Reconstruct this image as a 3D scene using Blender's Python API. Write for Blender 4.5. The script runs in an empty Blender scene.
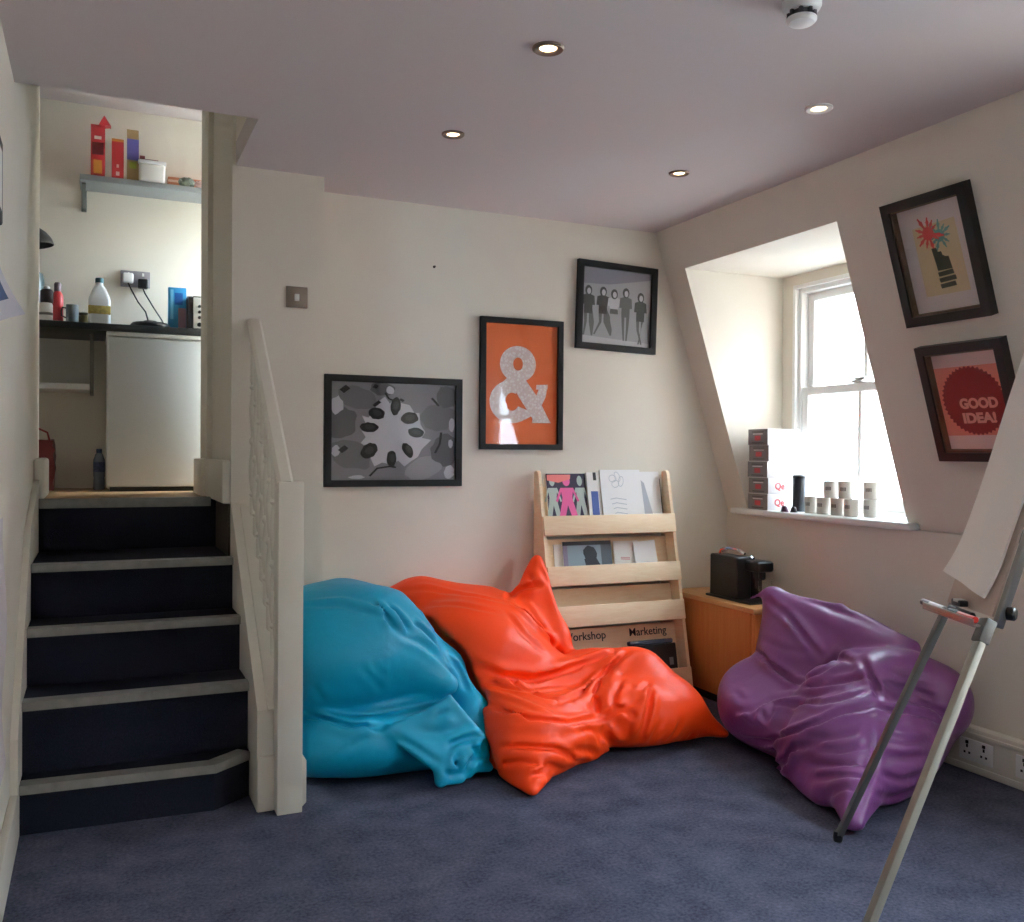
import bpy, bmesh, math, random
import numpy as np
from mathutils import Vector, Matrix
random.seed(7)
C = bpy.context.scene.collection
scene = bpy.context.scene

# ------------------------------------------------------------------ camera, sky, exposure
F_PX = 922.06
YAW, PITCH, ROLL, EYE = -.42377, -.0081, .0074, 1.1603
fw = Vector((math.sin(-YAW)*math.cos(PITCH), math.cos(YAW)*math.cos(PITCH), math.sin(PITCH)))
rt = fw.cross(Vector((0, 0, 1))).normalized(); up = rt.cross(fw)
r2 = math.cos(ROLL)*rt + math.sin(ROLL)*up; u2 = -math.sin(ROLL)*rt + math.cos(ROLL)*up
cam_d = bpy.data.cameras.new('camera'); cam = bpy.data.objects.new('camera', cam_d); C.objects.link(cam)
m3 = Matrix((r2, u2, -fw)).transposed()
cam.matrix_world = Matrix.Translation((0, 0, EYE)) @ m3.to_4x4()
cam_d.sensor_width = 36; cam_d.sensor_fit = 'HORIZONTAL'; cam_d.lens = 36*F_PX/1024; cam_d.clip_start = .02
scene.camera = cam
vs = scene.view_settings
vs.view_transform = 'Standard'; vs.look = 'None'; vs.gamma = 1; vs.use_curve_mapping = False
vs.exposure = 0.13
world = bpy.data.worlds.new('sky'); scene.world = world; world.use_nodes = True
bg = world.node_tree.nodes['Background']
bg.inputs[0].default_value = (.70, .86, 1.0, 1); bg.inputs[1].default_value = 47.0
sun_d = bpy.data.lights.new('sun', 'SUN'); sun_d.energy = 6; sun_d.angle = math.radians(3); sun_d.color = (1, .99, .97)
sun = bpy.data.objects.new('sun', sun_d); C.objects.link(sun); sun.location = (-6, 0, 12)
sun.rotation_euler = Vector((.62, .12, -.80)).to_track_quat('-Z', 'Y').to_euler()
try:
    scene.cycles.use_denoising = True
    scene.cycles.max_bounces = 10; scene.cycles.diffuse_bounces = 6; scene.cycles.transparent_max_bounces = 12
    scene.cycles.sample_clamp_indirect = 8.0
except Exception:
    pass
def portal(name, loc, rot, sx, sy):
    l = bpy.data.lights.new(name, 'AREA'); l.shape = 'RECTANGLE'; l.size = sx; l.size_y = sy
    l.cycles.is_portal = True
    o = bpy.data.objects.new(name, l); C.objects.link(o); o.location = loc; o.rotation_euler = rot
    return o
# daylight comes in through these four window openings
portal('window_1_daylight', (3.33, 3.236, 1.45), (0, math.radians(90), 0), 1.12, .84)
portal('window_2_daylight', (3.33, .825, 1.45), (0, math.radians(90), 0), 1.12, 1.5)  # unseen dormer, added to bring ambient light into the room
portal('window_4_daylight', (3.33, -.75, 1.45), (0, math.radians(90), 0), 1.12, 1.05)  # unseen dormer, added for frontal light from the camera side
portal('window_3_daylight', (1.42, 4.95, 2.07), (0, math.radians(90), 0), 1.5, .62)

# ------------------------------------------------------------------ helpers
def lin(c):
    return tuple(((v/255)/12.92 if v/255 <= .04045 else ((v/255+.055)/1.055)**2.4) for v in c)
def mat(name, rgb, rough=.6, spec=.4, metal=0.0, noise=0.0, nscale=40, bump=0.0, bscale=200, sheen=0.0, emit=None, coat=0.0):
    m = bpy.data.materials.new(name); m.use_nodes = True
    nt = m.node_tree; b = nt.nodes['Principled BSDF']
    col = lin(rgb) + (1,)
    b.inputs['Base Color'].default_value = col
    b.inputs['Roughness'].default_value = rough
    b.inputs['Specular IOR Level'].default_value = spec
    b.inputs['Metallic'].default_value = metal
    if sheen: b.inputs['Sheen Weight'].default_value = sheen; b.inputs['Sheen Roughness'].default_value = .5
    if coat: b.inputs['Coat Weight'].default_value = coat
    if emit: b.inputs['Emission Color'].default_value = lin(emit[0]) + (1,); b.inputs['Emission Strength'].default_value = emit[1]
    tc = None
    if noise or bump:
        tc = nt.nodes.new('ShaderNodeTexCoord')
    if noise:
        n = nt.nodes.new('ShaderNodeTexNoise'); n.inputs['Scale'].default_value = nscale; n.inputs['Detail'].default_value = 5
        nt.links.new(tc.outputs['Object'], n.inputs['Vector'])
        r = nt.nodes.new('ShaderNodeValToRGB')
        r.color_ramp.elements[0].position = .3; r.color_ramp.elements[1].position = .7
        r.color_ramp.elements[0].color = tuple(v*(1-noise) for v in col[:3]) + (1,)
        r.color_ramp.elements[1].color = tuple(min(1, v*(1+noise)) for v in col[:3]) + (1,)
        nt.links.new(n.outputs['Fac'], r.inputs['Fac']); nt.links.new(r.outputs['Color'], b.inputs['Base Color'])
    if bump:
        n2 = nt.nodes.new('ShaderNodeTexNoise'); n2.inputs['Scale'].default_value = bscale; n2.inputs['Detail'].default_value = 3
        nt.links.new(tc.outputs['Object'], n2.inputs['Vector'])
        bp = nt.nodes.new('ShaderNodeBump'); bp.inputs['Strength'].default_value = bump; bp.inputs['Distance'].default_value = .004
        nt.links.new(n2.outputs['Fac'], bp.inputs['Height']); nt.links.new(bp.outputs['Normal'], b.inputs['Normal'])
    return m
def wood_mat(name, a, b_, scale=(1.2, 14, 14), rough=.5, spec=.35):
    m = mat(name, a, rough, spec); nt = m.node_tree; b = nt.nodes['Principled BSDF']
    tc = nt.nodes.new('ShaderNodeTexCoord'); mp = nt.nodes.new('ShaderNodeMapping'); mp.inputs['Scale'].default_value = scale
    n = nt.nodes.new('ShaderNodeTexNoise'); n.inputs['Scale'].default_value = 4; n.inputs['Detail'].default_value = 6; n.inputs['Distortion'].default_value = .6
    r = nt.nodes.new('ShaderNodeValToRGB')
    r.color_ramp.elements[0].position = .35; r.color_ramp.elements[1].position = .68
    r.color_ramp.elements[0].color = lin(a)+(1,); r.color_ramp.elements[1].color = lin(b_)+(1,)
    nt.links.new(tc.outputs['Object'], mp.inputs['Vector']); nt.links.new(mp.outputs['Vector'], n.inputs['Vector'])
    nt.links.new(n.outputs['Fac'], r.inputs['Fac']); nt.links.new(r.outputs['Color'], b.inputs['Base Color'])
    return m
def glass_mat(name, tint=(1, 1, 1), ior=1.45, refl=1.0):
    m = bpy.data.materials.new(name); m.use_nodes = True; nt = m.node_tree; nt.nodes.clear()
    out = nt.nodes.new('ShaderNodeOutputMaterial'); mix = nt.nodes.new('ShaderNodeMixShader')
    tr = nt.nodes.new('ShaderNodeBsdfTransparent'); tr.inputs[0].default_value = tint + (1,)
    gl = nt.nodes.new('ShaderNodeBsdfGlossy'); gl.inputs['Roughness'].default_value = .03
    fr = nt.nodes.new('ShaderNodeFresnel'); fr.inputs[0].default_value = ior
    mu = nt.nodes.new('ShaderNodeMath'); mu.operation = 'MULTIPLY'; mu.inputs[1].default_value = refl
    ge = nt.nodes.new('ShaderNodeNewGeometry'); fb = nt.nodes.new('ShaderNodeMath'); fb.operation = 'SUBTRACT'; fb.inputs[0].default_value = 1
    m2 = nt.nodes.new('ShaderNodeMath'); m2.operation = 'MULTIPLY'       # reflect on the entering face only
    nt.links.new(ge.outputs['Backfacing'], fb.inputs[1]); nt.links.new(fr.outputs[0], mu.inputs[0])
    nt.links.new(mu.outputs[0], m2.inputs[0]); nt.links.new(fb.outputs[0], m2.inputs[1]); nt.links.new(m2.outputs[0], mix.inputs[0])
    nt.links.new(tr.outputs[0], mix.inputs[1]); nt.links.new(gl.outputs[0], mix.inputs[2]); nt.links.new(mix.outputs[0], out.inputs[0])
    return m

def box(bm, x0, x1, y0, y1, z0, z1, bev=0.0, mi=0, seg=2):
    vs_ = [bm.verts.new(p) for p in ((x0,y0,z0),(x1,y0,z0),(x1,y1,z0),(x0,y1,z0),(x0,y0,z1),(x1,y0,z1),(x1,y1,z1),(x0,y1,z1))]
    fs = [bm.faces.new([vs_[i] for i in q]) for q in ((0,3,2,1),(4,5,6,7),(0,1,5,4),(1,2,6,5),(2,3,7,6),(3,0,4,7))]
    for f in fs: f.material_index = mi
    if bev > 0:
        es = list({e for f in fs for e in f.edges})
        r = bmesh.ops.bevel(bm, geom=es, offset=bev, segments=seg, affect='EDGES', profile=.5)
        for f in r['faces']: f.material_index = mi
    return vs_
def obox(bm, O, U, V, N, u0, u1, v0, v1, n0, n1, bev=0.0, mi=0):
    """box in a frame O,U,V,N"""
    t = bmesh.new(); box(t, u0, u1, v0, v1, n0, n1, bev, mi)
    M = Matrix(((U[0], V[0], N[0], O[0]), (U[1], V[1], N[1], O[1]), (U[2], V[2], N[2], O[2]), (0, 0, 0, 1)))
    join(bm, t, M)
def join(bm, t, M=None):
    if M is not None: bmesh.ops.transform(t, matrix=M, verts=t.verts)
    mp = {}
    for v in t.verts: mp[v] = bm.verts.new(v.co)
    for f in t.faces:
        try:
            nf = bm.faces.new([mp[v] for v in f.verts]); nf.material_index = f.material_index
        except ValueError: pass
    t.free()
def poly(bm, pts, mi=0):
    f = bm.faces.new([bm.verts.new(p) for p in pts]); f.material_index = mi; return f
def lathe(bm, prof, c, seg=24, mi=0, axis=None, cap=True):
    """prof: list of (radius, height) from bottom to top"""
    c = Vector(c); A = Vector(axis).normalized() if axis else Vector((0, 0, 1))
    P = A.orthogonal().normalized(); Q = A.cross(P)
    rings = []
    for r, h in prof:
        rings.append([bm.verts.new(c + A*h + P*(r*math.cos(2*math.pi*k/seg)) + Q*(r*math.sin(2*math.pi*k/seg))) for k in range(seg)])
    for a, b in zip(rings, rings[1:]):
        for k in range(seg):
            f = bm.faces.new((a[k], a[(k+1) % seg], b[(k+1) % seg], b[k])); f.material_index = mi
    if cap:
        bm.faces.new(rings[0][::-1]).material_index = mi; bm.faces.new(rings[-1]).material_index = mi
def tube(bm, pts, r, seg=10, mi=0, rr=None):
    pts = [Vector(p) for p in pts]; rings = []
    prev = None
    for i, p in enumerate(pts):
        d = (pts[min(i+1, len(pts)-1)] - pts[max(i-1, 0)]).normalized()
        if prev is None: P = d.orthogonal().normalized()
        else: P = (prev - d*prev.dot(d)).normalized()
        prev = P; Q = d.cross(P); ra = rr[i] if rr else r
        rings.append([bm.verts.new(p + P*(ra*math.cos(2*math.pi*k/seg)) + Q*(ra*math.sin(2*math.pi*k/seg))) for k in range(seg)])
    for a, b in zip(rings, rings[1:]):
        for k in range(seg):
            bm.faces.new((a[k], a[(k+1) % seg], b[(k+1) % seg], b[k])).material_index = mi
    bm.faces.new(rings[0][::-1]).material_index = mi; bm.faces.new(rings[-1]).material_index = mi
def beam(bm, a, b, w, d, side=(0, 0, 1), bev=0.0, mi=0):
    """rectangular bar from a to b; w along 'side' made perpendicular, d along the third axis"""
    a = Vector(a); b = Vector(b); ax = (b-a); L = ax.length; ax.normalize()
    s = Vector(side); s = (s - ax*s.dot(ax)).normalized(); t = ax.cross(s)
    obox(bm, a, ax, s, t, 0, L, -w/2, w/2, -d/2, d/2, bev, mi)
def prism(bm, pts, depth, mi=0):
    """closed planar loop pts extruded by vector depth"""
    d = Vector(depth); a = [bm.verts.new(Vector(p)) for p in pts]; b = [bm.verts.new(Vector(p)+d) for p in pts]
    n = len(pts); fs = [bm.faces.new(a[::-1]), bm.faces.new(b)]
    for i in range(n): fs.append(bm.faces.new((a[i], a[(i+1) % n], b[(i+1) % n], b[i])))
    for f in fs: f.material_index = mi
def sphere(bm, c, r, sc=(1, 1, 1), mi=0, seg=20):
    t = bmesh.new(); bmesh.ops.create_uvsphere(t, u_segments=seg, v_segments=seg//2, radius=r)
    for f in t.faces: f.material_index = mi
    join(bm, t, Matrix.Translation(c) @ Matrix.Diagonal((sc[0], sc[1], sc[2], 1)))
def text(bm, s, size, O, U, V, N, depth=.0006, mi=0, bold=0.0, sx=1.0, align='CENTER'):
    cu = bpy.data.curves.new('lettering', 'FONT'); cu.body = s; cu.size = size; cu.align_x = align; cu.extrude = depth; cu.offset = bold
    ob = bpy.data.objects.new('lettering', cu); C.objects.link(ob)
    dg = bpy.context.evaluated_depsgraph_get(); me = bpy.data.meshes.new_from_object(ob.evaluated_get(dg))
    t = bmesh.new(); t.from_mesh(me)
    for f in t.faces: f.material_index = mi
    M = Matrix(((U[0]*sx, V[0], N[0], O[0]), (U[1]*sx, V[1], N[1], O[1]), (U[2]*sx, V[2], N[2], O[2]), (0, 0, 0, 1)))
    join(bm, t, M); bpy.data.objects.remove(ob); bpy.data.curves.remove(cu); bpy.data.meshes.remove(me)

def tag(o, label=None, cat=None, group=None, kind=None):
    if label: o['label'] = label
    if cat: o['category'] = cat
    if group: o['group'] = group
    if kind: o['kind'] = kind
    return o
def thing(name, loc, label, cat, group=None):
    o = bpy.data.objects.new(name, None); C.objects.link(o); o.location = loc; o.empty_display_size = .05
    return tag(o, label, cat, group)
def root_loc(o):
    v = Vector((0, 0, 0))
    while o is not None: v += o.location; o = o.parent
    return v
def obj(name, bm, mats, parent=None, origin=None, smooth=True, angle=35, label=None):
    """one mesh object from bm (world coordinates)"""
    bmesh.ops.remove_doubles(bm, verts=bm.verts, dist=1e-6)
    bmesh.ops.recalc_face_normals(bm, faces=bm.faces)
    if smooth:
        for f in bm.faces: f.smooth = True
        for e in bm.edges:
            e.smooth = len(e.link_faces) == 2 and e.calc_face_angle(0) < math.radians(angle)
    off = root_loc(parent) if parent else Vector(origin) if origin else Vector((0, 0, 0))
    if off.length: bmesh.ops.translate(bm, vec=-off, verts=bm.verts)
    me = bpy.data.meshes.new(name); bm.to_mesh(me); bm.free()
    for m in (mats if isinstance(mats, (list, tuple)) else [mats]): me.materials.append(m)
    o = bpy.data.objects.new(name, me); C.objects.link(o)
    if parent: o.parent = parent
    elif origin: o.location = origin
    if label: o['label'] = label
    return o
def struct(name, bm, mats, smooth=False):
    o = obj(name, bm, mats, smooth=smooth); o['kind'] = 'structure'; return o
def B(): return bmesh.new()
def bx(*a, **k):
    bm = B(); box(bm, *a, **k); return bm
X_, Y_, Z_ = Vector((1, 0, 0)), Vector((0, 1, 0)), Vector((0, 0, 1))

# ------------------------------------------------------------------ materials
M = {}
M['wall'] = mat('cream_wall_paint', (227, 221, 208), .75, .25, noise=.015, nscale=6, bump=.05, bscale=350)
M['ceil'] = mat('off_white_ceiling_paint', (206, 198, 197), .85, .2)
M['gloss'] = mat('off_white_gloss_paint', (226, 221, 208), .4, .45)
M['white'] = mat('white_paint', (238, 238, 236), .4, .45)
def carpet_mat():
    m = mat('navy_carpet', (47, 50, 72), .95, .1); nt = m.node_tree; b = nt.nodes['Principled BSDF']
    tc = nt.nodes.new('ShaderNodeTexCoord')
    n = nt.nodes.new('ShaderNodeTexNoise'); n.inputs['Scale'].default_value = 95; n.inputs['Detail'].default_value = 6; n.inputs['Roughness'].default_value = .7
    n3 = nt.nodes.new('ShaderNodeTexNoise'); n3.inputs['Scale'].default_value = 9; n3.inputs['Detail'].default_value = 5
    nt.links.new(tc.outputs['Object'], n.inputs['Vector']); nt.links.new(tc.outputs['Object'], n3.inputs['Vector'])
    r = nt.nodes.new('ShaderNodeValToRGB'); r.color_ramp.elements[0].position = .3; r.color_ramp.elements[1].position = .72
    r.color_ramp.elements[0].color = lin((36, 38, 56))+(1,); r.color_ramp.elements[1].color = lin((104, 106, 124))+(1,)
    mx = nt.nodes.new('ShaderNodeMath'); mx.operation = 'MULTIPLY_ADD'; mx.inputs[1].default_value = .35
    nt.links.new(n3.outputs['Fac'], mx.inputs[0]); 
    mx2 = nt.nodes.new('ShaderNodeMath'); mx2.operation = 'MULTIPLY'; mx2.inputs[1].default_value = .65
    nt.links.new(n.outputs['Fac'], mx2.inputs[0]); nt.links.new(mx2.outputs[0], mx.inputs[2])
    nt.links.new(mx.outputs[0], r.inputs['Fac']); nt.links.new(r.outputs['Color'], b.inputs['Base Color'])
    bp = nt.nodes.new('ShaderNodeBump'); bp.inputs['Strength'].default_value = .6; bp.inputs['Distance'].default_value = .004
    n2 = nt.nodes.new('ShaderNodeTexNoise'); n2.inputs['Scale'].default_value = 320
    nt.links.new(tc.outputs['Object'], n2.inputs['Vector']); nt.links.new(n2.outputs['Fac'], bp.inputs['Height']); nt.links.new(bp.outputs['Normal'], b.inputs['Normal'])
    return m
M['carpet'] = carpet_mat()
M['stair_carpet'] = mat('dark_navy_stair_carpet', (31, 32, 44), .95, .1, noise=.3, nscale=260, bump=.4, bscale=300)
M['nosing'] = mat('grey_stair_nosing', (136, 134, 128), .45, .4, noise=.12, nscale=30)
M['lamfloor'] = mat('tan_wood_floor', (178, 140, 100), .5, .4, noise=.1, nscale=12)
M['darkwood'] = mat('dark_brown_stained_wood', (66, 54, 46), .6, .3, noise=.12, nscale=30)
M['black'] = mat('black_frame_wood', (17, 16, 17), .5, .22)
M['glass'] = glass_mat('window_glass')
M['grey_glass'] = glass_mat('grey_tinted_window_glass', (.77, .775, .78))  # tint added to hold down daylight through the visible dormer
M['pic_glass'] = glass_mat('picture_glass', refl=.8)
M['steel'] = mat('brushed_steel', (170, 168, 164), .35, .5, metal=.9)
M['chrome'] = mat('chrome', (215, 215, 215), .12, .5, metal=1)
M['blackplastic'] = mat('black_plastic', (22, 23, 25), .35, .45)
M['beech'] = wood_mat('pale_birch_plywood', (236, 208, 172), (242, 220, 188), (3, 3, 20), .5)
M['oak'] = wood_mat('orange_beech_laminate', (196, 116, 58), (202, 126, 66), (14, 14, 1.4), .42)
M['oaktop'] = wood_mat('light_beech_laminate', (206, 152, 96), (218, 168, 112), (14, 1.4, 14), .42)
M['paper'] = mat('white_paper', (232, 230, 226), .8, .2)
# ------------------------------------------------------------------ the room shell
HC = 2.263            # ceiling height
XK = 2.985            # knee wall
def slope_x(z): return XK - .3316*(z-.9)
bm = bx(-.45, 3.3, -1.7, 4.2, -.1, 0); struct('floor', bm, M['carpet'])
bm = B()
box(bm, .487, 3.32, -1.7, 4.05, HC, HC+.09); box(bm, -.4, .487, -1.7, 3.146, HC, HC+.09)
struct('ceiling', bm, M['ceil'])
bm = bx(-1.2, 1.6, 3.0, 5.5, 2.975, 3.06); struct('ceiling_kitchen', bm, M['ceil'])
# void above the stairs: its front and right linings
bm = B(); box(bm, -.4, .60, 3.05, 3.146, HC+.09, 2.975); box(bm, .487, .60, 3.146, 3.69, HC+.09, 2.975)
struct('wall_stairwell', bm, M['wall'])
bm = bx(-.40, -.2274, -1.7, 4.5, -.05, 2.975); struct('wall_left', bm, M['wall'])
bm = B(); box(bm, .475, .83, 3.69, 4.0, 0, 2.975); box(bm, .475, .60, 4.0, 4.72, .4, 2.975); box(bm, .453, .4749, 4.33, 4.62, .962, 2.975)
struct('wall_stair_side', bm, M['wall'])
bm = bx(.83, 3.32, 3.9, 4.02, -.05, HC); struct('wall_back', bm, M['wall'])
bm = bx(-.45, 3.32, -1.7, -1.6, -.05, HC); struct('wall_rear', bm, M['wall'])
# right wall: knee wall, mansard slope with dormer openings, outer skin round the windows
WIN = [(2.734, 3.738), (.05, 1.5), (-1.2, -.3)]  # first opening is in view; the others are added out of view for light
ZS, ZT, XW = .865, 2.064, 3.20
bm = B()
box(bm, XK, 3.3, -1.6, 3.9, -.05, ZS)
segs = [(-1.6, -1.2), (-.3, .05), (1.5, 2.734), (3.738, 3.9)]
for a, b in segs:
    prism(bm, [(XK, a, ZS), (slope_x(ZS), a, ZS), (slope_x(HC), a, HC), (3.3, a, HC), (3.3, a, ZS)], (0, b-a, 0))
for a, b in WIN:
    prism(bm, [(slope_x(ZT), a, ZT), (slope_x(HC), a, HC), (3.3, a, HC), (3.3, a, ZT)], (0, b-a, 0))
    # plaster strips beside and above the sash frame
    box(bm, XW, 3.3, a, a+.09, ZS, ZT); box(bm, XW, 3.3, b-.09, b, ZS, ZT); box(bm, XW, 3.3, a+.09, b-.09, ZT-.058, ZT)
struct('wall_right', bm, M['wall'])
def sash_window(n, a, b, x=XW, z0=ZS+.03, z1=ZT-.058):
    """vertical sliding sash in the plane x, from y=a to y=b"""
    w = B(); f = .034
    for (y0, y1, zz0, zz1) in ((a, a+f, z0, z1), (b-f, b, z0, z1), (a+f, b-f, z1-f, z1), (a+f, b-f, z0, z0+.02)):
        box(w, x+.012, x+.10, y0, y1, zz0, zz1, .003)
    # staff bead
    for (y0, y1, zz0, zz1) in ((a-.008, a+.012, z0, z1+.008), (b-.012, b+.008, z0, z1+.008), (a, b, z1-.012, z1+.008)):
        box(w, x-.008, x+.014, y0, y1, zz0, zz1, .003)
    r = obj('window_%d' % n, w, M['white'], origin=(x, (a+b)/2, z0)); r['kind'] = 'structure'
    zm = (z0+z1)/2 + .03
    for (lo, hi, dx) in ((zm-.02, z1-f, .055), (z0+.02, zm+.02, .02)):
        s = B(); st = .042; y0, y1 = a+f, b-f
        box(s, x+dx, x+dx+.032, y0, y0+st, lo, hi, .003); box(s, x+dx, x+dx+.032, y1-st, y1, lo, hi, .003)
        box(s, x+dx, x+dx+.032, y0+st, y1-st, hi-.04, hi, .003); box(s, x+dx, x+dx+.032, y0+st, y1-st, lo, lo+.045, .003)
        ym = (y0+y1)/2; box(s, x+dx+.004, x+dx+.028, ym-.011, ym+.011, lo+.045, hi-.04, .003)
        so = obj('sash', s, M['white'], r)
        g = bx(x+dx+.014, x+dx+.018, y0+st-.005, y1-st+.005, lo+.04, hi-.035); obj('pane', g, M['grey_glass' if n == 1 else 'glass'], so)
    c = B(); box(c, x+.0, x+.05, (a+b)/2-.03, (a+b)/2+.03, zm+.02, zm+.035, .004); box(c, x+.0, x+.02, (a+b)/2-.05, (a+b)/2+.01, zm+.035, zm+.045, .003)
    obj('catch', c, M['steel'], r)
    return r
sash_window(1, 2.824, 3.648); sash_window(2, .14, 1.41); sash_window(4, -1.11, -.39)  # only the first is seen, the rest are added light openings
for k, (a, b) in enumerate(WIN):
    s = B(); box(s, 2.935, 3.215, a-.055, b+.075, ZS, ZS+.03, .008, seg=3); struct('trim_%d' % (k+1), s, M['white'], True)
# kitchen shell, up the stairs
ZL = .962
bm = B(); box(bm, -1.2, .4749, 4.125, 5.5, ZL-.1, ZL); box(bm, .4749, 1.6, 4.72, 5.5, ZL-.1, ZL); struct('floor_landing', bm, M['lamfloor'])
bm = bx(-1.2, 1.6, 5.35, 5.45, ZL-.1, 2.975); struct('wall_kitchen', bm, M['wall'])
bm = B(); box(bm, -1.2, -1.1, 4.4, 5.35, ZL-.1, 2.975); box(bm, -1.1, -.40, 4.4, 4.5, ZL-.1, 2.975); struct('wall_kitchen_left', bm, M['wall'])
bm = B(); y0, y1, z0, z1 = 4.64, 5.26, 1.30, 2.84
box(bm, 1.3, 1.4, 4.6, y0, ZL-.1, 2.975); box(bm, 1.3, 1.4, y1, 5.35, ZL-.1, 2.975); box(bm, 1.3, 1.4, y0, y1, ZL-.1, z0); box(bm, 1.3, 1.4, y0, y1, z1, 2.975)
box(bm, .60, 1.4, 4.62, 4.72, ZL-.1, 2.975)
struct('wall_kitchen_right', bm, M['wall'])
sash_window(3, 4.64, 5.26, 1.32, 1.30, 2.84)
# skirting boards
def skirting(bm, pts_in_out, z0, h, prof=.006):
    pass
bm = B(); box(bm, -.2274, -.205, -1.6, 3.05, 0, .15, .006); struct('baseboard_left', bm, M['gloss'], True)
bm = B()
box(bm, .443, .475, 3.70, 4.31, ZL-.004, ZL+.165, .008); box(bm, .425, .475, 4.30, 4.65, ZL-.004, ZL+.165, .008)
box(bm, -.2274, -.187, 4.13, 4.50, ZL, ZL+.165, .012)
struct('baseboard_landing', bm, M['gloss'], True)
bm = B(); box(bm, .83, 1.80, 3.88, 3.9, 0, .15, .006); box(bm, .56, .84, 3.67, 3.69, 0, .15, .006); struct('baseboard_back', bm, M['gloss'], True)
# socket trunking along the foot of the right wall
t = thing('socket_trunking', (2.95, 1.4, 0), 'white socket trunking along the foot of the right wall', 'trunking')
bm = B(); box(bm, 2.935, XK, -1.55, 3.2, 0, .165, .008); box(bm, 2.928, 2.936, -1.55, 3.2, .012, .03, .002); box(bm, 2.928, 2.936, -1.55, 3.2, .135, .15, .002)
obj('casing', bm, M['gloss'], t)
for y in (2.36, 2.13, 1.2):
    s = B(); box(s, 2.927, 2.936, y-.07, y+.07, .045, .125, .004)
    so = obj('socket', s, M['white'], t)
    for dy in (-.035, .035):
        h = B()
        box(h, 2.9262, 2.928, y+dy-.004, y+dy+.004, .092, .104); box(h, 2.9262, 2.928, y+dy-.014, y+dy-.006, .07, .078); box(h, 2.9262, 2.928, y+dy+.006, y+dy+.014, .07, .078)
        box(h, 2.924, 2.928, y+dy-.006, y+dy+.006, .106, .118, .001)
        obj('pin_holes', h, M['blackplastic'], so)
# the street outside the dormer windows
bt = thing('brick_building', (9.5, 3, -6), 'pale brick building with white windows across the street', 'building')
def brick_mat():
    m = mat('pale_brick', (196, 158, 136), .9, .2); nt = m.node_tree; b = nt.nodes['Principled BSDF']
    tc = nt.nodes.new('ShaderNodeTexCoord'); sp = nt.nodes.new('ShaderNodeSeparateXYZ'); cb = nt.nodes.new('ShaderNodeCombineXYZ')
    nt.links.new(tc.outputs['Object'], sp.inputs[0]); nt.links.new(sp.outputs['Y'], cb.inputs['X']); nt.links.new(sp.outputs['Z'], cb.inputs['Y'])
    br = nt.nodes.new('ShaderNodeTexBrick'); br.inputs['Scale'].default_value = 4.2
    br.inputs['Color1'].default_value = lin((184, 156, 142))+(1,); br.inputs['Color2'].default_value = lin((204, 182, 168))+(1,); br.inputs['Mortar'].default_value = lin((212, 206, 200))+(1,)
    nt.links.new(cb.outputs[0], br.inputs['Vector']); nt.links.new(br.outputs['Color'], b.inputs['Base Color'])
    return m
M['brick'] = brick_mat()
xb = 9.5
ws = [(c-1.05, c+1.05, zz, zz+2.3) for c in (-4.5, -.6, 3.2, 7.15, 11.2) for zz in (-4.4, -.4, )]
bm = B(); box(bm, xb, xb+.4, -10, 18, -6, 4.2); obj('wall', bm, M['brick'], bt)
bm = B(); box(bm, xb-.25, xb+.5, -10, 18, 4.2, 4.5, .03); obj('cornice', bm, M['white'], bt)
for (y0, y1, z0, z1) in ws:
    w = B()
    for q in ((y0-.15, y0, z0, z1+.3), (y1, y1+.15, z0, z1+.3), (y0, y1, z1, z1+.3), (y0-.25, y1+.25, z0-.2, z0)): box(w, xb-.12, xb, *q, .01)
    box(w, xb-.05, xb, (y0+y1)/2-.05, (y0+y1)/2+.05, z0, z1); box(w, xb-.05, xb, y0, y1, (z0+z1)/2-.05, (z0+z1)/2+.05)
    wo = obj('window', w, M['white'], bt)
    g = bx(xb-.02, xb-.005, y0, y1, z0, z1); obj('pane', g, mat('pale_street_window', (205, 214, 218), .15, .5), wo)
bm = B(); box(bm, 3.3, 4.5, 2.0, 2.24, -1, 3.2); box(bm, 3.28, 4.55, 1.97, 2.27, 3.2, 3.28, .01); struct('wall_party', bm, M['brick'])  # unseen wall added outside to keep daylight off the dormer cheek
bm = bx(3.6, 9.5, -12, 20, -6.1, -6); struct('ground', bm, mat('grey_paving', (150, 148, 146), .9, .2))
# ------------------------------------------------------------------ staircase
st = thing('staircase', (.13, 3.6, 0), 'dark navy carpeted staircase with grey nosings up to the kitchen', 'staircase')
XL, XR = -.2065, .4745
fronts = [(3.105, .155), (3.205, .38), (3.41, .57), (3.61, .76)]
for i, (y, z) in enumerate(fronts):
    yn = fronts[i+1][0]+.03 if i < 3 else 4.12
    s = B()
    if i == 0:
        o_ = [(XL, y+.02), (.352, y-.025+.02), (.474, y+.085), (.474, yn), (XL, yn)]
        prism(s, [(a, b, 0) for a, b in o_], (0, 0, z-.004))
    else: box(s, XL, XR, y+.02, yn, fronts[i-1][1]-.01, z-.004)
    so = obj('step', s, M['stair_carpet'], st)
    n = B()
    def nose(p, q):
        d = Vector((q[0]-p[0], q[1]-p[1], 0)); L = d.length; d.normalize(); back = Vector((-d.y, d.x, 0))
        sec = [(0, .0), (.0, -.028), (.007, -.028), (.02, -.008), (.055, -.004), (.055, 0)]
        prism(n, [Vector((p[0], p[1], z)) + back*u + Z_*v for u, v in sec], d*L)
    if i == 0:
        nose((XL, y), (.355, y-.028)); nose((.355, y-.028), (.474, y+.065))
    else: nose((XL, y), (XR, y-.006))
    obj('nosing', n, M['nosing'], so)
s = B(); box(s, XL, XR, 4.105, 4.125, .75, ZL-.003); so = obj('step', s, M['stair_carpet'], st)
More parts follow.
